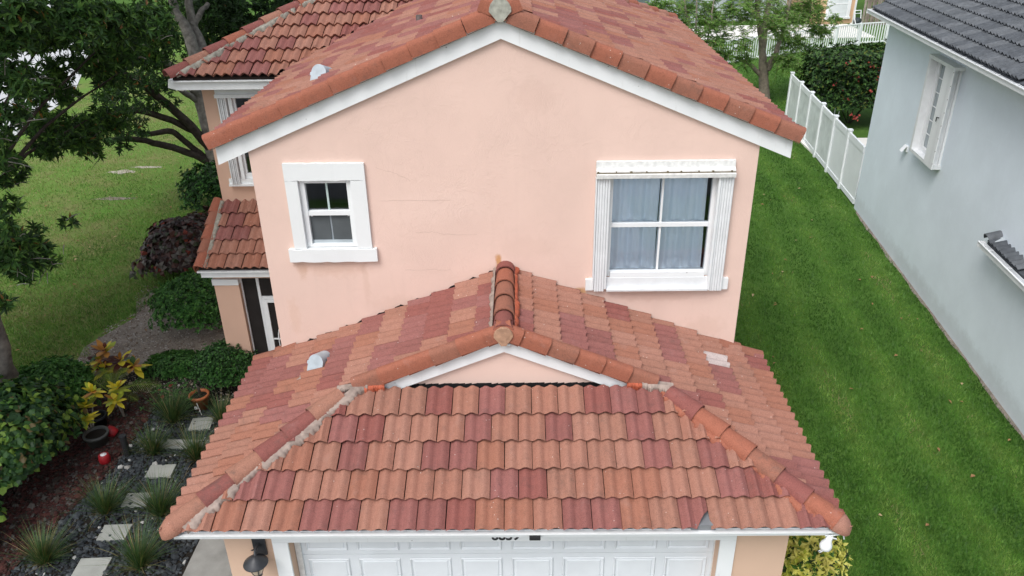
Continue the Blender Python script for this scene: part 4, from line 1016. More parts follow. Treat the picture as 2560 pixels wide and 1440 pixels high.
# ------------------------------------------------------------------ leaf and blade generators
def unit(a): return a/(np.linalg.norm(a, axis=-1, keepdims=True)+1e-9)
def np_mesh(name, V, F, mats, mi, parent=None, smooth=False):
    me = bpy.data.meshes.new(name); nv, nf, k = len(V), len(F), F.shape[1]
    me.vertices.add(nv); me.vertices.foreach_set('co', V.astype(np.float32).ravel())
    me.loops.add(nf*k); me.loops.foreach_set('vertex_index', F.astype(np.int32).ravel())
    me.polygons.add(nf); me.polygons.foreach_set('loop_start', np.arange(0, nf*k, k, dtype=np.int32)); me.polygons.foreach_set('loop_total', np.full(nf, k, dtype=np.int32))
    for mt in mats: me.materials.append(mt)
    me.polygons.foreach_set('material_index', mi.astype(np.int32)); me.polygons.foreach_set('use_smooth', np.full(nf, smooth))
    me.update(calc_edges=True); me.validate()
    o = bpy.data.objects.new(name, me); return link(o, parent)

def leaves(name, C, D, U, L, Wd, mats, mi, parent=None, fold=.18, droop=.15, rnd=False):
    D = unit(D); Sd = unit(np.cross(D, U)); N = np.cross(Sd, D); L = L[:, None]; Wd = Wd[:, None]; n = len(C)
    V = np.stack([C, C+D*L*.45+Sd*Wd*.5+N*Wd*fold, C+D*L-N*L*droop, C+D*L*.45-Sd*Wd*.5+N*Wd*fold], 1).reshape(-1, 3)
    b = np.arange(n)[:, None]*4
    F = np.concatenate([b+np.array([[0, 1, 2]]), b+np.array([[0, 2, 3]])], 0)
    if rnd:
        V = np.stack([C, C+D*L*.3+Sd*Wd*.46+N*Wd*fold, C+D*L*.72+Sd*Wd*.42+N*Wd*fold*.6, C+D*L-N*L*droop, C+D*L*.72-Sd*Wd*.42+N*Wd*fold*.6, C+D*L*.3-Sd*Wd*.46+N*Wd*fold], 1).reshape(-1, 3)
        b = np.arange(n)[:, None]*6; F = np.concatenate([b+np.array([q]) for q in ([0, 1, 5], [1, 2, 5], [2, 4, 5], [2, 3, 4])], 0)
        return np_mesh(name, V, F, mats, np.tile(mi, 4), parent)
    return np_mesh(name, V, F, mats, np.concatenate([mi, mi]), parent)

def rosettes(P, A, k, L, Wd, r, spread=.9):
    """k leaves radiating round axis A at each point P"""
    n = len(P); A = unit(A); T = unit(np.cross(A, r.normal(size=(n, 3)))); B = np.cross(A, T)
    ang = (np.arange(k)[None, :]/k*2*math.pi+r.uniform(0, 6, (n, 1))+r.normal(0, .25, (n, k)))
    sp = np.clip(r.normal(spread, .28, (n, k)), .1, 1.5)
    D = (T[:, None]*np.cos(ang)[..., None]+B[:, None]*np.sin(ang)[..., None])*np.sin(sp)[..., None]+A[:, None]*np.cos(sp)[..., None]
    C = np.repeat(P[:, None], k, 1); U = np.repeat(A[:, None], k, 1)
    return C.reshape(-1, 3), D.reshape(-1, 3), U.reshape(-1, 3), L*r.uniform(.7, 1.25, n*k), Wd*r.uniform(.75, 1.25, n*k)

def in_blobs(blobs, dens, r, shell=.45):
    P = []; Ax = []
    for (x, y, z, rad) in blobs:
        k = max(6, int(dens*rad**2)); d_ = unit(r.normal(size=(k, 3))); rr = rad*(shell+(1-shell)*r.random(k)**.5)*r.uniform(.75, 1.2, k)
        P.append(np.array([x, y, z])+d_*rr[:, None]*np.array([1.08, 1.08, .8])); Ax.append(unit(d_+np.array([0, 0, .35])))
    return np.concatenate(P), np.concatenate(Ax)

def limb(mb, pts, seg=9, mi=0):
    pts = np.array(pts, float); out = []
    for i in range(len(pts)-1):
        for t in np.linspace(0, 1, 4, endpoint=False): out.append(pts[i]*(1-t)+pts[i+1]*t)
    out.append(pts[-1]); out = np.array(out)
    sm = out.copy(); sm[1:-1, :3] = (out[:-2, :3]+2*out[1:-1, :3]+out[2:, :3])/4
    w = rng.normal(0, 1, (len(sm), 3))*.012; w[0] = 0; sm[:, :3] += w
    mb.tube(sm[:, :3], list(sm[:, 3]), seg, mi, bumpy=.06)

BARK = plain('grey bark', (.20, .185, .165), .95, .45, 7, .1, 1.0, 22)
BARK2 = plain('pale brown bark', (.26, .22, .175), .95, .3, 8, .1, .8, 25)
BARK_D = plain('dark bark', (.060, .050, .042), .95, .4, 8, .1, 1.0, 22)
TWIG = plain('grey twig', (.30, .28, .25), .9, .2, 5)
L_DK = [leaf_mat('dark leaf a', (.029, .061, .023)), leaf_mat('dark leaf b', (.041, .087, .026)), leaf_mat('mid leaf', (.065, .152, .038)), leaf_mat('light leaf', (.123, .239, .051)), leaf_mat('dry leaf', (.290, .145, .043))]
def pick(r, n, p): return r.choice(len(p), n, p=np.array(p)/sum(p))

# ------------------------------------------------------------------ left trees
near = [(-7.52,3.0,6.89,0.45),(-7.56,4.0,6.87,0.48),(-7.25,4.5,6.73,0.45),(-7.15,4.0,6.45,0.35),(-7.14,5.0,6.45,0.50),(-6.88,5.5,6.37,0.42),(-7.47,6.0,5.78,0.44),(-7.7,3.0,6.48,0.30),(-7.76,3.0,5.99,0.31),(-8.05,6.0,5.64,0.41),(-8.11,5.0,6.33,0.34),(-7.1,7.0,6.14,0.42),(-7.53,7.5,5.49,0.43),(-8.33,7.0,5.11,0.34),(-8.23,4.5,5.49,0.21),(-7.59,2.2,5.57,0.22),(-6.99,2.0,5.97,0.21),(-7.37,2.2,5.59,0.18),(-8.77,5.0,4.52,0.31),(-9.0,6.0,4.14,0.33),(-8.86,6.5,4.08,0.34),(-8.72,6.0,3.97,0.23),(-9.48,6.0,4.48,0.28),(-9.58,7.0,4.2,0.25),(-8.78,5.0,4.2,0.27),(-9.0,7.5,4.06,0.35),(-8.9,8.0,3.92,0.31),(-8.78,6.5,3.73,0.24),(-8.1,2.0,3.33,0.35),(-7.93,2.4,3.43,0.27),(-8.05,2.2,3.02,0.27),(-7.91,2.6,3.05,0.24),(-7.87,1.8,3.9,0.19),(-8.17,2.5,4.03,0.17),(-8.87,4.0,4.07,0.21),(-8.74,3.4,4.21,0.18),(-7.91,1.2,2.88,0.15),(-7.7,3.2,3.42,0.10)]
near += [(-8.75,5.9,5.55,.22),(-9.0,6.3,5.1,.2),(-8.35,4.3,5.75,.16),(-9.4,7.2,4.7,.25),(-8.1,2.9,5.0,.13),(-7.9,3.2,5.75,.14),(-8.9,6.2,5.3,.22),(-9.2,6.6,4.85,.22),(-8.5,4.6,5.1,.15),(-8.2,2.8,4.7,.14),(-8.0,2.6,5.2,.15),(-9.3,6.5,5.9,.3),(-7.6,2.2,6.4,.25),(-8.6,5.6,6.2,.35),(-7.9,3.8,6.5,.35),(-8.4,3.2,4.55,.14)]
r = np.random.default_rng(21)
over = []                                   # unseen crown above and beside the picture, enlarged to shade the left side
for i in range(62):
    y = r.uniform(-6.0, 8.5); x = r.uniform(-14.5, -7.6); z = r.uniform(8.2, 13.0)
    if z < 7.5+.05*y: continue
    over.append((x, y, z, r.uniform(.9, 1.4)))
for i in range(30): over.append((r.uniform(-13.5, -10.2), r.uniform(-1, 5), r.uniform(4.2, 8.2), r.uniform(.7, 1.1)))
for q_ in ((-9.6, .6, 5.2, .7), (-9.4, -.3, 6.4, .8), (-9.9, .2, 7.4, .9), (-10.2, 1.6, 5.8, .8), (-10.3, 2.4, 7.2, .9), (-9.3, -1.2, 5.0, .6)): over.append(q_)
t2 = thing('tree', 'near leafy tree with its trunk at the left picture edge', 'tree', (-9.25, 2.21, 0))
P, A = in_blobs(near, 540, r, .12)
C, D, U, L, Wd = rosettes(P, A, 8, .155, .05, r, 1.05)
P2, A2 = in_blobs(over, 60, r, .3); C2, D2, U2, L2, W2 = rosettes(P2, A2, 8, .26, .10, r, 1.05)
C, D, U, L, Wd = [np.concatenate(q) for q in ((C, C2), (D, D2), (U, U2), (L, L2), (Wd, W2))]
off = np.array([9.25, -2.21, 0])
leaves('crown', C+off, D, U, L, Wd, L_DK, pick(r, len(C), [.14, .25, .37, .23, .01]), t2)
mb = MB(); limb(mb, [(0.12, 0.0, -.1, .30), (0.18, -.05, .7, .25), (.42, -.2, 1.6, .21), (.40, -.1, 2.6, .19), (.25, .1, 4.0, .17)]); mb.build('trunk', BARK, t2)
mb = MB()
for tgt in ((1.3, 2.0, 6.2), (1.6, 3.8, 6.0), (1.2, 4.8, 5.2), (.5, 4.5, 4.3), (-1, 1.5, 8.2), (.8, .4, 6.0), (1.1, .2, 3.4), (-1.5, 4, 8.5), (.4, 1.6, 4.1)):
    tg = np.array(tgt); s0 = np.array([.28, .05, 3.6]) if tgt[2] > 4 else np.array([.38, -.15, 2.3]); md = (s0+tg)/2+np.array([0, 0, .35])
    limb(mb, [(*s0, .055), (*md, .03), (*tg, .012)], 7)
mb.build('limbs', BARK_D, t2)
mb = MB()
for i in range(150):
    b = near[r.integers(len(near))]; p = np.array(b[:3])+r.normal(0, b[3]*.6, 3)+off; d_ = unit(np.array([r.uniform(-.2, 1), r.uniform(-1, .3), r.uniform(-.25, .45)])); l_ = r.uniform(.15, .45)
    mb.tube([p, p+d_*l_*.5+np.array([0, 0, .02]), p+d_*l_], [.009, .007, .004], 4, cap=False)
stuff(mb.build('twigs', TWIG, t2))

far = [(-10.75,13.0,3.71,0.64),(-10.41,14.0,3.48,0.66),(-10.9,17.6,3.9,0.7),(-10.6,18.0,4.7,0.8),(-11.07,16.0,5.23,0.71),(-10.73,12.0,3.39,0.50),(-11.03,12.0,2.61,0.44),(-11.56,12.0,2.28,0.38),(-10.97,13.0,2.8,0.39),(-11.17,12.5,2.0,0.32),(-10.85,13.0,2.33,0.33),(-10.5,18.0,3.3,0.6),(-10.2,14.0,2.76,0.24),(-11.63,13.0,3.38,0.39),(-10.8,14.0,2.77,0.30),(-10.0,18.4,5.3,0.8),(-10.71,14.0,4.74,0.60)]
limbs = {'trunk':[(-9.68,15.0,-0.1,0.40),(-9.61,15.0,0.68,0.34),(-9.61,15.0,1.99,0.31),(-9.81,15.2,2.83,0.28),(-9.83,15.5,3.75,0.221),(-9.99,15.8,4.42,0.223),(-10.36,16.0,5.11,0.169),(-10.47,16.0,6.0,0.141)],
'A':[(-9.63,15.0,0.88,0.250),(-9.95,14.5,1.95,0.218),(-10.52,14.0,2.95,0.187),(-10.98,13.5,3.66,0.158),(-11.41,13.0,4.27,0.117)],
'B':[(-9.87,14.8,1.6,0.165),(-10.4,14.2,2.22,0.162),(-11.08,13.5,2.76,0.146),(-11.69,13.0,2.69,0.119),(-12.0,12.6,2.57,0.079)],
'C':[(-9.6,15.0,0.48,0.195),(-10.24,14.5,1.12,0.179),(-10.83,14.0,1.54,0.163),(-11.3,13.3,1.94,0.133),(-11.88,12.8,2.02,0.106)],
'D':[(-9.75,15.0,0.62,0.154),(-10.23,14.6,1.35,0.151),(-10.46,14.2,1.91,0.149),(-10.91,13.8,1.91,0.121),(-11.26,13.3,2.12,0.106)],
'E':[(-9.74,15.5,3.56,0.194),(-9.74,16.0,4.14,0.196),(-10.05,16.3,4.7,0.170),(-10.17,16.8,5.8,0.129)],
'F':[(-10.03,16.2,4.66,0.141),(-9.86,16.6,4.95,0.114),(-9.7,17.0,5.2,0.086)],
'G':[(-9.76,15.1,2.73,0.165),(-10.14,14.6,3.58,0.189),(-10.26,14.0,4.17,0.132),(-10.36,13.6,4.53,0.117)],
'H':[(-9.87,15.0,2.63,0.124),(-10.09,14.5,3.06,0.108),(-10.19,14.2,3.49,0.093)]}
r = np.random.default_rng(22)
t1 = thing('tree', 'big grey-barked tree with spreading limbs behind the left wing', 'tree', (-9.68, 15.0, 0))
off = np.array([9.68, -15.0, 0])
up_ = [(r.uniform(-14, -5), r.uniform(12.5, 19), r.uniform(7.2, 9.8), r.uniform(.8, 1.3)) for _ in range(22)]
P, A = in_blobs(far, 190, r, .15); C, D, U, L, Wd = rosettes(P, A, 8, .17, .055, r, 1.0)
P2, A2 = in_blobs(up_, 60, r, .3); C2, D2, U2, L2, W2 = rosettes(P2, A2, 7, .26, .10, r, 1.0)
C, D, U, L, Wd = [np.concatenate(q) for q in ((C, C2), (D, D2), (U, U2), (L, L2), (Wd, W2))]
leaves('crown', C+off, D, U, L, Wd, L_DK, pick(r, len(C), [.38, .38, .20, .03, .01]), t1)
for kk, pts in limbs.items():
    mb = MB(); limb(mb, [(p[0]+off[0], p[1]+off[1], p[2], p[3]*(.82 if kk in 'trunk EFGH' else .62)) for p in pts], 10); mb.build('trunk' if kk == 'trunk' else 'limb', BARK if kk in 'trunk EFGH' else BARK_D, t1)
mb = MB()
for i in range(60):
    b = far[r.integers(len(far))]; p = np.array(b[:3])+r.normal(0, b[3]*.6, 3)+off; d_ = unit(r.normal(0, 1, 3)); l_ = r.uniform(.3, .7)
    mb.tube([p, p+d_*l_*.5, p+d_*l_], [.012, .009, .004], 4, cap=False)
stuff(mb.build('twigs', BARK_D, t1))

# dark trees that close the view behind the wing roof
for nm, c0, blobs, seed in (('dark dense tree filling the gap above the wing roof', (-9.3, 18.4), [(-9.74,17.6,4.95,0.9),(-9.36,17.6,4.21,0.8),(-9.07,18.4,4.67,0.9),(-8.9,18.4,3.8,.8),(-9.9,18.6,3.0,.8),(-10.1,18.8,4.2,.9),(-9.2,19,2.8,.9),(-10.6,19,3.4,.8),(-9.3,18.5,6.4,1.5),(-10.6,19.4,5.2,1.0)], 31),
                            ('dark dense tree farthest right behind the tiled wing roof', (-7.3, 20.6), [(-8.28,19.4,4.65,0.9),(-7.71,20.2,4.63,0.9),(-8.2,19.6,3.8,.8),(-7.06,21.0,4.69,0.8),(-7.3,20.8,3.6,1.0),(-6.2,21.4,4.4,.9),(-7.4,20.8,6.2,1.4),(-8.4,20.4,2.9,.9),(-5.4,22,4.6,.9),(-6.4,21.6,3.4,.9)], 32)):
    r = np.random.default_rng(seed); t = thing('tree', nm, 'tree', (*c0, 0)); off = np.array([-c0[0], -c0[1], 0])
    P, A = in_blobs(blobs, 200, r, .3); C, D, U, L, Wd = rosettes(P, A, 7, .19, .065, r, 1.0)
    leaves('crown', C+off, D, U, L, Wd, L_DK, pick(r, len(C), [.5, .38, .10, .015, .005]), t)
    mb = MB(); limb(mb, [(0, 0, -.1, .25), (.1, .1, 2, .2), (0, .2, 4, .14), (0, .1, 6, .08)], 8); mb.build('trunk', BARK_D, t)

# ------------------------------------------------------------------ right feathery trees
L_FE = [leaf_mat('feathery leaf a', (.180, .336, .096), .5), leaf_mat('feathery leaf b', (.252, .432, .120), .5), leaf_mat('feathery leaf c', (.336, .528, .156), .5), leaf_mat('feathery dark', (.108, .216, .072), .4), leaf_mat('feathery dry', (.360, .300, .144), .3)]
def spray_tree(label, base, limbs_, blobs, seed, dens, barkm):
    r = np.random.default_rng(seed); t = thing('tree', label, 'tree', (*base, 0)); off = np.array([-base[0], -base[1], 0])
    for i, pts in enumerate(limbs_):
        mb = MB(); limb(mb, [(p[0]+off[0], p[1]+off[1], p[2], p[3]) for p in pts], 8); mb.build('trunk' if i == 0 else 'limb', barkm, t)
    Cs = []; Ds = []; mb = MB()
    for (x, y, z, rad) in blobs:
        for q in range(int(dens*rad)):
            d_ = unit(r.normal(size=3)*np.array([1, 1, .6])+np.array([0, 0, .15])); p0 = np.array([x, y, z])+r.normal(0, rad*.35, 3); l_ = rad*r.uniform(.5, 1.1)
            n = 16; s = np.linspace(.05, 1, n)[:, None]; pts = p0+d_*l_*s+np.array([0, 0, -.28])*l_*s**2
            mb.tube([p0+off, pts[n//2]+off, pts[-1]+off], [.010, .007, .003], 3, cap=False)
            side = unit(np.cross(d_, [0, 0, 1])); 
            for sg in (-1, 1):
                Cs.append(pts+off); Ds.append(unit(side*sg+d_*.5+r.normal(0, .25, (n, 3))))
    stuff(mb.build('twigs', barkm, t))
    C = np.concatenate(Cs); D = np.concatenate(Ds); n = len(C); U = unit(np.array([0, 0, 1.0])+r.normal(0, .35, (n, 3)))
    leaves('crown', C, D, U,   .115*r.uniform(.6, 1.3, n), .032*r.uniform(.7, 1.3, n), L_FE, pick(r, n, [.3, .32, .22, .12, .04]), t)
R1b = [(9.17,23.5,3.61,0.79),(8.12,23.0,3.39,0.60),(10.72,24.5,3.59,0.73),(11.73,25.0,3.35,0.74),(12.71,25.5,3.42,0.66),(11.37,25.0,2.39,0.56),(12.07,25.0,2.21,0.56),(13.18,25.5,2.6,0.38),(11.49,24.5,1.66,0.46),(9.0,23.0,2.62,0.52),(8.53,23.0,3.99,0.51),(13.78,26.0,3.09,0.29),(10.17,23.0,3.37,0.52),(7.65,22.0,2.82,0.42),(12.13,25.0,3.97,0.74),(9.55,24.0,4.14,0.71),(12.99,26.0,2.69,0.48),(10.5,24.6,5.6,.5),(11.0,23.6,1.9,.4),(11.8,23.8,1.5,.35),(9.3,23.2,1.9,.35),(8.4,22.6,2.2,.3),(10.9,24.0,3.0,.5)]
spray_tree('pale-trunked feathery tree standing on the lawn by the vinyl fence', (10.63, 24.1),
  [[(10.63,24.1,-0.1,0.24),(10.4,24.1,1.26,0.19),(10.2,24.1,2.4,0.13),(9.86,24.0,3.52,0.09),(9.57,23.8,5.0,0.08)], [(10.52,24.1,1.18,0.15),(10.79,24.2,1.89,0.12),(11.1,24.5,2.64,0.08),(11.37,24.8,4.4,0.06)], [(10.24,24.1,2.24,0.150),(10.3,24.3,3.32,0.13),(10.45,24.6,4.8,0.06)], [(10.51,24.1,0.93,0.11),(9.68,24.0,1.7,0.07),(8.94,23.8,1.99,0.045),(8.2,23.5,2.22,0.03)]], R1b, 41, 95, BARK2)
R2b = [(6.35,22.0,3.72,0.57),(7.01,22.0,3.12,0.58),(5.77,21.5,4.24,0.56),(6.71,22.5,4.08,0.58),(7.47,23.0,3.7,0.51),(7.97,22.5,2.26,0.42),(7.42,22.0,3.56,0.41),(5.23,21.0,4.38,0.35),(7.75,23.0,4.0,0.51),(7.06,22.0,2.52,0.41),(8.19,23.0,2.78,0.38),(6.6,22.4,5.6,.5)]
spray_tree('slender multi-stemmed feathery tree behind the main roof corner', (7.2, 22.0),
  [[(7.2,22,-.1,.09),(7.15,22,1.4,.07),(7.11,22,2.82,.055),(6.56,22,3.87,.035),(6.29,22,5.2,.02)], [(7.15,22,1.2,.05),(7.42,22,2.6,.04),(7.6,22.3,3.6,.03),(7.7,22.5,4.8,.015)], [(7.12,22,1.6,.05),(6.7,21.8,2.9,.035),(6.0,21.6,4.2,.02)], [(7.1,22,2.6,.04),(7.0,22.1,3.6,.03),(6.9,22.3,5,.015)]], R2b, 42, 80, BARK2)

# ------------------------------------------------------------------ shrubs
def shrub(label, c, rad, n, L, Wd, mats, p, seed, name='shrub', cat='shrub', k=5, core=.55, stems=7, group=None, lump=.42, fold=.18, droop=.15, zmin=.03, box=False, rnd=False):
    r = np.random.default_rng(seed); t = thing(name, label, cat, (c[0], c[1], 0), 0, group)
    d_ = unit(r.normal(size=(n, 3))); d_[:, 2] = np.abs(d_[:, 2])*1.0-.12
    if box: d_ = d_/np.max(np.abs(d_), axis=1, keepdims=True)*.9
    lumps = unit(r.normal(size=(14, 3))); lu = 1+lump*(np.max(np.clip(d_@lumps.T, 0, 1)**6, axis=1)-.45)
    rr = (core+(1-core)*r.random(n)**.4)*lu*np.clip(r.normal(1, .07, n), .8, 1.25)
    P = d_*rr[:, None]*np.array(rad)+np.array([0, 0, c[2]]); P[:, 2] = np.maximum(P[:, 2], zmin+.06*r.random(n))
    C, D, U, L_, W_ = rosettes(P, unit(d_+np.array([0, 0, .5])), k, L, Wd, r, .95)
    mi = pick(r, len(C), p)
    leaves('foliage', C, D, U, L_, W_, mats, mi, t, fold, droop, rnd)
    mb = MB()
    for i in range(stems):
        a = r.uniform(0, 6.28); q = np.array([math.cos(a)*rad[0]*.6, math.sin(a)*rad[1]*.6, c[2]+rad[2]*.4]); mb.tube([(0.05*math.cos(a), .05*math.sin(a), -.02), q*.55, q], [.022, .015, .006], 5, cap=False)
    mb.build('stems', BARK_D, t); return t
GR = [leaf_mat('shrub green a', (.039, .117, .026)), leaf_mat('shrub green b', (.062, .176, .039)), leaf_mat('shrub green c', (.111, .260, .058)), leaf_mat('shrub dark', (.018, .047, .016))]
shrub('bright green rounded bush beside the porch column', (-6.85, 5.6, .52), (.92, .95, .72), 2400, .075, .04, GR, [.3, .35, .25, .1], 51)
RB = [leaf_mat('copper leaf a', (.045, .024, .022)), leaf_mat('copper leaf b', (.085, .034, .026)), leaf_mat('copper leaf grey', (.13, .115, .10)), leaf_mat('copper leaf green', (.040, .050, .020)), leaf_mat('copper leaf red', (.22, .040, .022))]
shrub('dark copper-leaved bush at the lawn edge left of the porch roof', (-8.05, 8.5, .5), (.98, 1.2, .85), 850, .19, .14, RB, [.36, .2, .27, .13, .04], 52, droop=.4, rnd=True)
shrub('dark green bush farthest back near the tree trunk', (-8.6, 12.6, .5), (1.25, .9, 1.1), 1400, .12, .06, GR, [.35, .15, .05, .45], 53)
shrub('clipped dark green round bush in front of the porch column', (-5.40, 3.20, .38), (.70, .62, .56), 2600, .05, .03, GR, [.42, .24, .06, .28], 54, lump=.12)
t = shrub('low green ground-cover mound at the edge of the dirt path', (-6.65, 3.75, .06), (.75, .45, .26), 1100, .06, .03, GR, [.3, .4, .25, .05], 55)
SG_ = [leaf_mat('round leaf dark', (.024, .068, .022)), leaf_mat('round leaf mid', (.041, .108, .027)), leaf_mat('round leaf lime', (.216, .351, .061), .4), leaf_mat('round leaf bronze', (.149, .115, .047)), leaf_mat('round leaf light', (.095, .203, .041))]
shrub('round-leaved hedge with lime new growth at lower left', (-8.22, .5, .72), (1.02, 1.4, .95), 1500, .115, .105, SG_, [.36, .30, .14, .06, .14], 56, 'hedge', 'hedge', lump=.3, rnd=True, fold=.08)
shrub('round-leaved hedge clump at the bottom left corner', (-8.3, -1.2, .6), (.75, .75, .7), 600, .115, .105, SG_, [.36, .30, .14, .06, .14], 57, 'hedge', 'hedge', lump=.3, rnd=True, fold=.08)
shrub('bright green leafy shrub beside the near tree trunk', (-8.5, 2.55, .38), (.72, .62, .55), 1700, .085, .05, GR, [.2, .4, .35, .05], 58)
HD = [leaf_mat('hedge green a', (.040, .098, .027)), leaf_mat('hedge green b', (.081, .169, .040)), leaf_mat('hedge dark', (.013, .027, .011)), leaf_mat('hedge yellow', (.150, .188, .037))]
hg = shrub('tall dark hedge with pink-red blossoms behind the vinyl fence', (12.95, 20.75, 1.05), (1.9, 1.25, 1.75), 6500, .13, .075, HD, [.38, .24, .32, .06], 59, 'hedge', 'hedge', box=True, lump=.06, core=.75)
FL = [leaf_mat('pink red blossom', (.46, .075, .07), .3), leaf_mat('coral blossom', (.50, .14, .09), .3)]
r = np.random.default_rng(60); Cs = []; As = []
for (x, y, z) in [(-1.25,-1.15,1.7),(-1.05,-1.15,1.6),(-.6,-1.15,2.1),(-.45,-1.15,2.05),(-.4,-1.15,1.95),(-.9,-1.1,2.5),(-.75,-1.15,1.2),(.25,-1.15,2.3),(.3,-1.15,1.9),(.1,-1.15,1.5),(.25,-1.15,1.05),(-.15,-1.15,.55),(-.3,-1.15,.5),(-.45,-1.15,.6),(-.05,-1.15,2.45),(.5,-1.1,2.6)]:
    q = np.array([x, y, z]); Cs.append(q+r.normal(0, .06, (5, 3))); As.append(np.tile([0, -1, .4], (5, 1)))
P = np.concatenate(Cs); A = np.concatenate(As); C, D, U, L, Wd = rosettes(P, A, 4, .05, .045, r, 1.0)
leaves('blossoms', C, D, U, L, Wd, FL, pick(r, len(C), [.7, .3]), hg)
YL = [leaf_mat('cream yellow leaf', (.86, .78, .22), .35), leaf_mat('yellow green leaf', (.48, .52, .08), .35), leaf_mat('variegated green', (.07, .17, .03)), leaf_mat('variegated dark', (.030, .050, .015))]
shrub('yellow variegated shrub at the garage wall by the right lawn', (3.95, -1.55, .44), (.52, .62, .50), 620, .115, .046, YL, [.56, .22, .12, .10], 61, lump=.35, k=7)
shrub('small green weeds along the right side wall', (3.5, 3.9, .15), (.30, .9, .35), 420, .10, .06, GR+[YL[1]], [.3, .3, .25, .1, .05], 62)
shrub('low weedy sprouts where the side wall meets the garage roof', (3.55, .75, .05), (.30, .9, .16), 260, .08, .05, GR, [.3, .3, .3, .1], 63)

LVS = [plain('fallen leaf brown', (.26, .15, .07), .9, .2, 20), plain('fallen leaf tan', (.40, .31, .17), .9, .2, 20)]
r = np.random.default_rng(65); n = 160; X = np.concatenate([r.uniform(3.6, 8.8, 70), r.uniform(-15, -7.5, 90)]); Y = np.concatenate([r.uniform(-4, 14, 70), r.uniform(4, 20, 90)])
fl = leaves('fallen_leaves', np.stack([X, Y, np.full(n, .06)], 1), np.stack([r.normal(size=n), r.normal(size=n), np.zeros(n)], 1), np.tile([0, 0, 1.0], (n, 1)), r.uniform(.06, .13, n), r.uniform(.03, .07, n), LVS, pick(r, n, [.6, .4]))
tag(stuff(fl), 'dry brown leaves fallen here and there on the lawns', 'fallen leaves')
# strips: blades, fronds and strap leaves
def strips(name, base, dirs, L, Wd, bend, mats, mi, parent, seg=4, prof=None):
    n = len(base); D = unit(dirs); side = unit(np.cross(D, np.array([0, 0, 1.0])+1e-3)); s = np.linspace(0, 1, seg+1); V = []
    prof = prof or [1-.92*q for q in s]
    for q, pw_ in zip(s, prof):
        c = base+D*(L*q)[:, None]; c = c+np.array([0, 0, -1.0])*(bend*L*q**2)[:, None]
        V.append(c-side*(Wd*pw_*.5)[:, None]); V.append(c+side*(Wd*pw_*.5)[:, None])
    V = np.stack(V, 1); b = np.arange(n)[:, None]*(2*(seg+1))
    F = np.concatenate([b+np.array([[2*i, 2*i+1, 2*i+3, 2*i+2]]) for i in range(seg)], 0)
    return np_mesh(name, V.reshape(-1, 3), F, mats, np.tile(mi, seg), parent, True)
FG = [leaf_mat('fountain grass green', (.070, .140, .042)), leaf_mat('fountain grass blue', (.055, .115, .052)), leaf_mat('fountain grass straw', (.36, .29, .14)), leaf_mat('fountain grass light', (.13, .19, .065))]
def grass_clump(label, x, y, h, n, seed, lean=(0, 0)):
    r = np.random.default_rng(seed); t = thing('grass_clump', label, 'ornamental grass', (x, y, 0), 0, 'fountain grass clumps in the pebble bed')
    a = r.uniform(0, 6.28, n); el = np.clip(r.normal(1.12, .25, n), .35, 1.55); D = np.stack([np.cos(a)*np.cos(el)+lean[0], np.sin(a)*np.cos(el)+lean[1], np.sin(el)], 1)
    B = np.stack([np.cos(a)*.05*r.random(n), np.sin(a)*.05*r.random(n), np.full(n, .005)], 1)
    strips('blades', B, D, h*r.uniform(.6, 1.15, n), np.full(n, .010), r.uniform(.10, .45, n), FG, pick(r, n, [.42, .30, .10, .18]), t)
    m_ = n//4; a = r.uniform(0, 6.28, m_); el = r.uniform(.5, 1.4, m_); D = np.stack([np.cos(a)*np.cos(el), np.sin(a)*np.cos(el), np.sin(el)], 1)
    strips('dry_base', B[:m_], D, h*.38*r.uniform(.5, 1.1, m_), np.full(m_, .009), r.uniform(.1, .4, m_), FG, np.full(m_, 2), t, 2)
GC = [('fountain grass clump with straw base nearest the lower left corner', -6.68, -1.35, .62), ('fountain grass clump left of the third stepping stone', -6.25, -.35, .62), ('fountain grass clump tight against the roof corner', -5.39, -.40, .72), ('largest fountain grass clump beside the nearest stepping stone', -5.25, -1.45, .72),
      ('fountain grass clump at the left end of the long slab', -6.09, 1.09, .55), ('fountain grass clump at the middle of the long slab', -5.31, .93, .62), ('tall wispy grass clump behind the long slab', -6.10, 1.95, .75), ('thin grass clump behind the small upper paver', -5.20, 1.95, .55)]
for i, (lb, x, y, h) in enumerate(GC): grass_clump(lb, x, y, h*1.28, 430, 70+i, (.12, .05))
# crotons and palm
CR_ = [leaf_mat('croton yellow', (.68, .58, .05), .35), leaf_mat('croton lime', (.42, .50, .06), .35), leaf_mat('croton orange', (.50, .24, .06), .3), leaf_mat('croton maroon', (.095, .028, .020)), leaf_mat('croton green', (.04, .10, .02))]
def croton(label, c, heads, p, seed, L=.25, Wd=.105):
    r = np.random.default_rng(seed); t = thing('croton', label, 'plant', (c[0], c[1], 0))
    P = np.array(heads, float); mb = MB()
    for q in P: mb.tube([(0, 0, 0), q*np.array([.5, .5, .6]), q], [.018, .014, .01], 5, cap=False)
    mb.build('stems', TWIG, t); C = []; 
    A = unit(np.array([0, -.25, 1.0])+r.normal(0, .15, (len(P), 3)))
    out = [rosettes(P+A*dz, A, kk, L*sc, Wd*sc, r, sp) for dz, kk, sc, sp in ((.0, 7, 1.0, 1.3), (.04, 6, .95, .9), (.07, 4, .8, .5))]
    C, D, U, L_, W_ = [np.concatenate(q) for q in zip(*out)]; n = len(C); mi = pick(r, n, p)
    prof = [.18, .75, 1.0, .8, .12]
    strips('leaves', C, D, L_, W_, np.full(n, .25), CR_, mi, t, 4, prof)
croton('yellow croton in the dark pot beside the red pots', (-7.34, 1.55), [(.05, .26, .75), (-.01, .06, .60), (.02, -.14, .45)], [.62, .3, .04, 0, .04], 81)
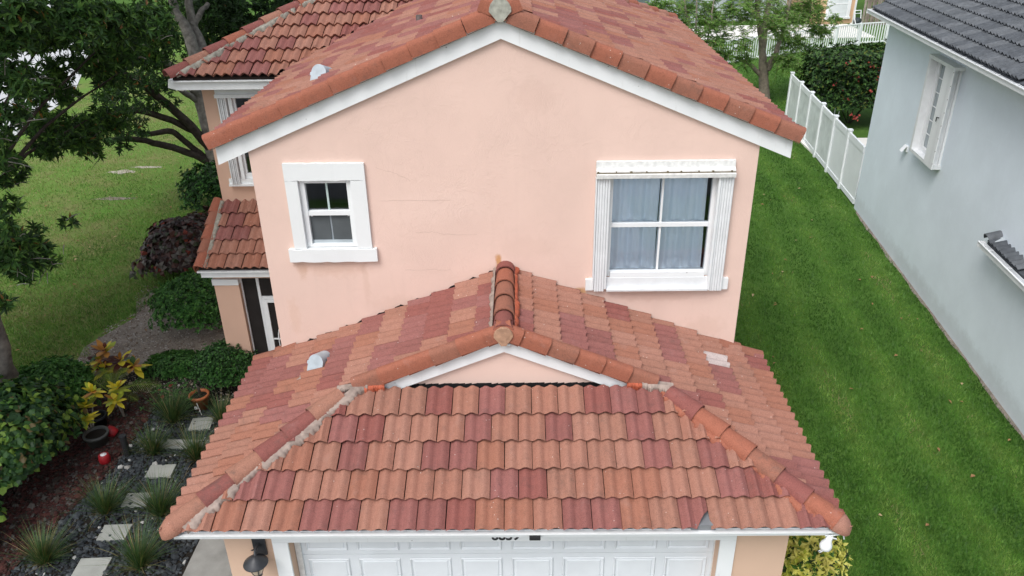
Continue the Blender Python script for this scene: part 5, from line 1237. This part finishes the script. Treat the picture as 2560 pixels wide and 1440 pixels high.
croton('yellow and orange croton below the palm fronds', (-7.07, 2.15), [(-.03, .07, .55), (.03, -.16, .45)], [.58, .26, .1, .04, .02], 82, .24)
croton('maroon and orange croton tallest behind the palm', (-7.70, 3.1), [(0, .1, .75), (-.1, -.02, .6), (.27, .05, .55), (.01, -.13, .45), (.45, .1, .4)], [.28, .06, .26, .34, .06], 83, .30, .12)
pl = thing('palm', 'small palm with arching yellow-green fronds among the crotons', 'palm', (-7.35, 2.45, 0)); r = np.random.default_rng(85)
PM = [leaf_mat('palm green', (.11, .19, .03), .35), leaf_mat('palm lime', (.20, .27, .045), .35)]
mb = MB(); mb.tube([(0, 0, -.02), (0, 0, .3)], [.04, .03], 7); mb.build('stem', BARK2, pl)
for i, (az, el, ln) in enumerate(((2.70, .55, 1.1), (2.2, .9, .8), (1.3, .9, .75), (.15, .55, 1.0), (-.3, .4, .6), (2.0, 1.2, .6))):
    D0 = np.array([math.cos(az)*math.cos(el), math.sin(az)*math.cos(el), math.sin(el)]); q = np.linspace(0, 1, 26); pts = np.array([0, 0, .3])+D0*(ln*q)[:, None]+np.array([0, 0, -.42])*(ln*q**2)[:, None]
    MB().tube(pts[::5], [.010, .008, .006, .005, .004, .003], 5, cap=False).build('frond_stem', PM[1], pl)
    tg = unit(np.gradient(pts, axis=0)); sd_ = unit(np.cross(tg, [0, 0, 1.0])); base_ = np.concatenate([pts[3:], pts[3:]]); dd = np.concatenate([sd_[3:]+tg[3:]*.65, -sd_[3:]+tg[3:]*.65])+np.array([0, 0, .15])
    ll = np.tile(.30*ln*np.sin(np.linspace(.5, 2.9, 23)), 2); strips('frond', base_, dd, ll, np.full(46, .013), np.full(46, .25), PM, pick(r, 46, [.5, .5]), pl, 3)
r = np.random.default_rng(86); sp_ = thing('snake_plant', 'upright strap-leaved plant by the foot of the porch column', 'plant', (-5.75, 3.35, 0)); n = 26
strips('leaves', np.stack([r.uniform(-.3, .25, n), r.uniform(-.15, .15, n), np.zeros(n)], 1), np.stack([r.normal(0, .22, n), r.normal(0, .18, n), np.ones(n)], 1), r.uniform(.35, .6, n), np.full(n, .045), np.full(n, .05), [GR[0], GR[1]], pick(r, n, [.6, .4]), sp_, 3, [.8, 1, .8, .05])
sp2 = thing('flowering_plant', 'leafy plant with a few red flowers behind the wispy grass', 'plant', (-6.15, 2.45, 0)); n = 120
P = r.normal(0, .17, (n, 3))*np.array([1.3, 1, .5])+np.array([0, 0, .25]); C, D, U, L, Wd = rosettes(P, np.tile([0, 0, 1.0], (n, 1)), 5, .07, .03, r); leaves('foliage', C, D, U, L, Wd, GR, pick(r, len(C), [.3, .4, .2, .1]), sp2)
P = np.array([[-.30, .0, .36], [-.22, -.12, .30], [-.12, .08, .42]]); C, D, U, L, Wd = rosettes(P, np.tile([0, -.4, 1.0], (3, 1)), 7, .05, .045, r); leaves('flowers', C, D, U, L, Wd, FL, np.zeros(len(C), int), sp2)

# ------------------------------------------------------------------ garden hardware
STONE = plain('pale stepping stone', (.36, .37, .34), .85, .12, 4, .2, .4, 50)
def paver(label, x, y, w, d_, rz, z=.045, name='stepping_stone'):
    o = MB().box(-w/2, w/2, -d_/2, d_/2, -.03, z).build(name, STONE, None, .006); o.location = (x, y, .012); o.rotation_euler = (0, 0, rz); tag(o, label, 'paver', 'pale stone pavers in the pebble bed'); return o
paver('pale square stepping stone just below the long slab', -5.77, .60, .42, .30, .05); paver('pale stepping stone second below the long slab', -5.87, -.08, .40, .30, .05); paver('pale stepping stone third below the long slab', -5.91, -.78, .42, .31, .05); paver('pale stepping stone nearest the bottom edge', -5.93, -1.47, .44, .36, .05)
paver('small pale paver above the long slab near the pot', -5.55, 1.88, .38, .34, .1); paver('long pale concrete slab lying across the pebble bed', -5.55, 1.30, 1.55, .22, -.02)
def pot(label, x, y, r0, r1, h, col, rim=.02, tilt=0.0, name='pot', soil=True, white_base=False):
    t = thing(name, label, 'pot', (x, y, .015)); m_ = plain(label[:20], col, .45, .12, 9, .4); M = Matrix.Rotation(tilt, 4, 'Y')
    if white_base:
        MB().lathe([(0, h), (r0*.9, h), (r0, h-.008), (r1*1.06, h*.55), (r1, .03), (r1*.8, 0)], (0, 0, .0), 20, M=M).build('bowl', m_, t)
        MB().lathe([(0, h+.004), (r0*.62, h+.004), (r0*.62, h+.001)], (0, 0, 0), 16, M=M).build('drain_cap', WHITE, t)
    else:
        MB().lathe([(0, 0), (r0, 0), (r1, h-.05), (r1+rim, h-.05), (r1+rim, h), (r1-.012, h), (r1-.02, h-.06)], (0, 0, 0), 24, M=M).build('bowl', m_, t)
        if soil: MB().lathe([(r1-.018, h-.05), (0, h-.04)], (0, 0, 0), 20, M=M).build('soil', G_BED, t)
    return t
tp = pot('terracotta pot with paper tag in front of the clipped bush', -5.73, 2.40, .11, .165, .31, (.40, .125, .045))
box_part('plant_tag', WHITE_D, tp, -.06, .0, -.165, -.160, .08, .14); mb = MB(); mb.tube([(.02, 0, .24), (.02, 0, .45)], .03, 6); mb.build('stem', BARK_D, tp)
mb = MB(); mb.tube([(.0, -.16, .22), (.03, -.18, .12), (.09, -.25, .0)], .007, 5); mb.build('hanging_tie', WHITE_D, tp)
pot('wide dark grey plastic pot under the yellow croton', -7.16, 1.36, .15, .19, .24, (.07, .075, .07)); pot('black nursery pot behind the wide dark pot', -7.38, 1.86, .12, .15, .24, (.012, .014, .017))
pot('red glazed pot upside down on the mulch edge', -6.81, .86, .082, .090, .17, (.30, .012, .018), white_base=True); pot('red glazed pot lying tilted against the dark pot', -6.98, 1.62, .085, .098, .18, (.30, .012, .018), tilt=-.9, white_base=True)
po = thing('garden_post', 'short black round post at the mulch edge', 'post', (-6.50, 1.02, 0)); MB().tube([(0, 0, -.02), (0, 0, .42)], .055, 14).build('post', BLACK, po); MB().tube([(0, 0, .422), (0, 0, .45)], [.062, .058], 14).build('cap', BLACK, po)
cw = thing('cart_wheel', 'black wheel with white spokes leaning on the garage wall', 'wheel', (3.52, -2.35, .30), .2); M = Matrix.Rotation(1.2, 4, 'Y')
mb = MB(); mb.tube([tuple(M @ Vector((.26*math.cos(t_), .26*math.sin(t_), 0))) for t_ in np.linspace(0, 2*math.pi, 25)], .028, 8, cap=False); mb.build('tyre', BLACK, cw)
for t_ in np.linspace(0, 2*math.pi, 9)[:-1]: MB().tube([tuple(M @ Vector((.02*math.cos(t_), .02*math.sin(t_), 0))), tuple(M @ Vector((.24*math.cos(t_), .24*math.sin(t_), 0)))], .010, 5).build('spoke', WHITE, cw)
MB().lathe([(.0, .03), (.035, .03), (.035, -.03), (0, -.03)], (0, 0, 0), 10, M=M).build('hub', BLACK, cw)

# ------------------------------------------------------------------ pebbles, mulch, grass
ico = np.array([(0, 0, 1), (.894, 0, .447), (.276, .851, .447), (-.724, .526, .447), (-.724, -.526, .447), (.276, -.851, .447), (.724, .526, -.447), (-.276, .851, -.447), (-.894, 0, -.447), (-.276, -.851, -.447), (.724, -.526, -.447), (0, 0, -1)])
icf = np.array([(0,1,2),(0,2,3),(0,3,4),(0,4,5),(0,5,1),(1,6,2),(2,7,3),(3,8,4),(4,9,5),(5,10,1),(2,6,7),(3,7,8),(4,8,9),(5,9,10),(1,10,6),(6,11,7),(7,11,8),(8,11,9),(9,11,10),(10,11,6)])
def scatter(name, poly_test, x0, x1, y0, y1, n, size, flat, mats, p, seed, z=.014):
    r = np.random.default_rng(seed); X = r.uniform(x0, x1, n); Y = r.uniform(y0, y1, n); ok = poly_test(X, Y); X, Y = X[ok], Y[ok]; n = len(X)
    s = size*r.lognormal(0, .35, n); a = r.uniform(0, 6.28, n); st = r.uniform(.6, 1.0, n)
    tx, ty = r.normal(0, .3, n), r.normal(0, .3, n)
    bx = ico[None, :, 0]*s[:, None]; by = ico[None, :, 1]*(s*st)[:, None]; bz = ico[None, :, 2]*(s*flat)[:, None]
    VX = X[:, None]+bx*np.cos(a)[:, None]-by*np.sin(a)[:, None]; VY = Y[:, None]+bx*np.sin(a)[:, None]+by*np.cos(a)[:, None]; VZ = z+(s*flat*.6)[:, None]+bz+tx[:, None]*bx+ty[:, None]*by
    V = np.stack([VX, VY, VZ], -1).reshape(-1, 3); F = (np.arange(n)[:, None, None]*12+icf[None]).reshape(-1, 3)
    o = np_mesh(name, V, F, mats, np.repeat(pick(r, n, p), 20)); return stuff(o)
PEB = [plain('slate pebble dark', (.028, .033, .038), .7, .3, 20), plain('slate pebble blue', (.045, .053, .060), .7, .3, 20), plain('slate pebble grey', (.072, .080, .085), .7, .3, 20), plain('white pebble', (.42, .42, .40), .7, .2, 20)]
edge = lambda Y: -6.62-.02*np.cos(Y*2.1)+np.where(Y < .6, (Y-.6)*.22, 0)          # pebble / mulch border
tag(scatter('pebbles', lambda X, Y: (X > edge(Y)+.02) & (X < -3.3) & ~((X > -4.62) & (Y < 1.0)) & ~((np.abs(X+5.85) < .2) & (np.abs((Y+.08) % .69-.0) < .0)), -7.4, -3.3, -3.0, 2.3, 15000, .027, .45, PEB, [.45, .35, .18, .02], 91), 'dark blue-grey slate pebbles covering the garden bed', 'pebbles')
MUL = [plain('red mulch a', (.045, .016, .014), .9, .3, 20), plain('red mulch b', (.070, .024, .020), .9, .3, 20), plain('brown mulch', (.042, .032, .026), .9, .3, 20), plain('grey chip', (.085, .078, .070), .9, .3, 20)]
tag(scatter('mulch', lambda X, Y: (X < edge(Y)) & (X > edge(Y)-1.25-.1*np.sin(Y*3)), -8.6, -6.4, -3.0, 2.9, 20000, .026, .35, MUL, [.38, .26, .24, .12], 92), 'dark red wood mulch between hedge and pebbles', 'mulch')
LIT = [plain('litter brown', (.16, .12, .09), .9, .3, 20), plain('litter tan', (.30, .25, .20), .9, .3, 20), plain('litter grey', (.42, .39, .36), .9, .2, 20)]
tag(scatter('leaf_litter', lambda X, Y: (X > -8.9+.35*np.sin(Y*2.3)) & (Y < 7.2-.3*np.sin(X*3)), -8.9, -5.2, 2.6, 7.4, 9000, .014, .3, LIT, [.45, .35, .2], 93, .010), 'fine brown leaf litter scattered over the dirt path', 'leaf litter')
GLF = [leaf_mat('grass blade a', (.046, .128, .018)), leaf_mat('grass blade b', (.078, .195, .028)), leaf_mat('grass blade c', (.118, .255, .040)), leaf_mat('grass blade d', (.185, .310, .062)), leaf_mat('grass straw', (.32, .27, .14))]
def blades(name, X, Y, h, w, mi, seed, parent=None):
    r = np.random.default_rng(seed); n = len(X); a = r.uniform(0, 6.28, n); ln = r.normal(0, .45, (n, 2))
    hh = h*r.uniform(.6, 1.3, n); dx, dy = np.cos(a)*w/2, np.sin(a)*w/2
    V = np.stack([np.stack([X-dx, Y-dy, np.zeros(n)], 1), np.stack([X+dx, Y+dy, np.zeros(n)], 1), np.stack([X+ln[:, 0]*hh, Y+ln[:, 1]*hh, hh], 1)], 1).reshape(-1, 3)
    return stuff(np_mesh(name, V, np.arange(3*n).reshape(-1, 3), GLF, mi, parent))
r = np.random.default_rng(95)
def wave(X, Y, s): return np.sin(X*1.3*s+1.7*np.sin(Y*.7*s))*np.sin(Y*1.1*s+1.3*np.sin(X*.9*s+1))
def falling(n, y0, y1, k):                  # sample distances with density falling off with distance
    t = r.random(n); return ((y0+k)**-1+t*((y1+k)**-1-(y0+k)**-1))**-1-k
Y = falling(270000, -4.5, 32, 9.0); X = 3.25+r.random(len(Y))*np.where(Y < 12, 6.5, 11.0)
Y2 = falling(60000, 10.5, 32, 9.0); X2 = r.uniform(3.25, 14, len(Y2)); k2 = Y2 > 12; X = np.concatenate([X, X2[k2]]); Y = np.concatenate([Y, Y2[k2]])
wallx = 9.86+(Y-11.96)*.098; fx = np.where(Y < 12, wallx-.04-.05*r.random(len(Y)), np.where(Y < 21.3, 9.8+(Y-12)*.085, 13.5))
dirt = ((X-3.2) < (.75+.25*np.sin(Y*1.7))) & (Y > -.3) & (Y < 4.6)
ok = (X < fx) & (r.random(len(Y)) > dirt*.85) & ~((np.hypot(X-3.92, Y+1.55) < .3)); X, Y = X[ok], Y[ok]
wv = .75*wave(X, Y, .8)+.5*wave(X+5, Y, 2.1)+1.15*np.sin((X-.09*Y)*5.6+.6*np.sin(Y*.4))+r.normal(0, .55, len(X)); mi = np.digitize(wv, [-.6, .3, 1.1, 2.4])
tag(blades('grass', X, Y, .055+.0*X, np.clip(.010+.0006*(Y+4), .010, .028), mi, 96), 'lush mown green grass between the two houses', 'grass')
Y = falling(215000, 2.0, 36, 6.0); X = np.where(Y < 12, r.uniform(-16, -5.4, len(Y)), r.uniform(-20, -5.4, len(Y)))
pth = (X > -8.7+.3*np.sin(Y*2.2)) & (Y < 7.2) | (Y < 4.2) & (X > -9.2); rd = X < -19.2-(np.clip(Y-15, 0, 40))*.16
bare = wave(X, Y, .55)+.5*wave(X, Y, 1.9)+r.normal(0, .3, len(X)) > .25
ok = ~pth & ~rd & (r.random(len(X)) > bare*.45); X, Y, bare = X[ok], Y[ok], bare[ok]
wv = wave(X+3, Y, .5)+.5*wave(X, Y, 1.4)+r.normal(0, .8, len(X))+.35+np.clip((Y-9)*.08, 0, 1.0); mi = np.digitize(wv, [-.9, -.1, .7, 1.9])  # blades picked lighter farther back, sunlight put into their colour
mi = np.where(r.random(len(X)) < .09+.38*bare, 4, mi)
tag(blades('grass', X, Y, .06+.0*X, np.clip(.012+.0007*(Y-3), .012, .032), mi, 97), 'patchy sunlit grass of the open lawn beyond the trees', 'grass')
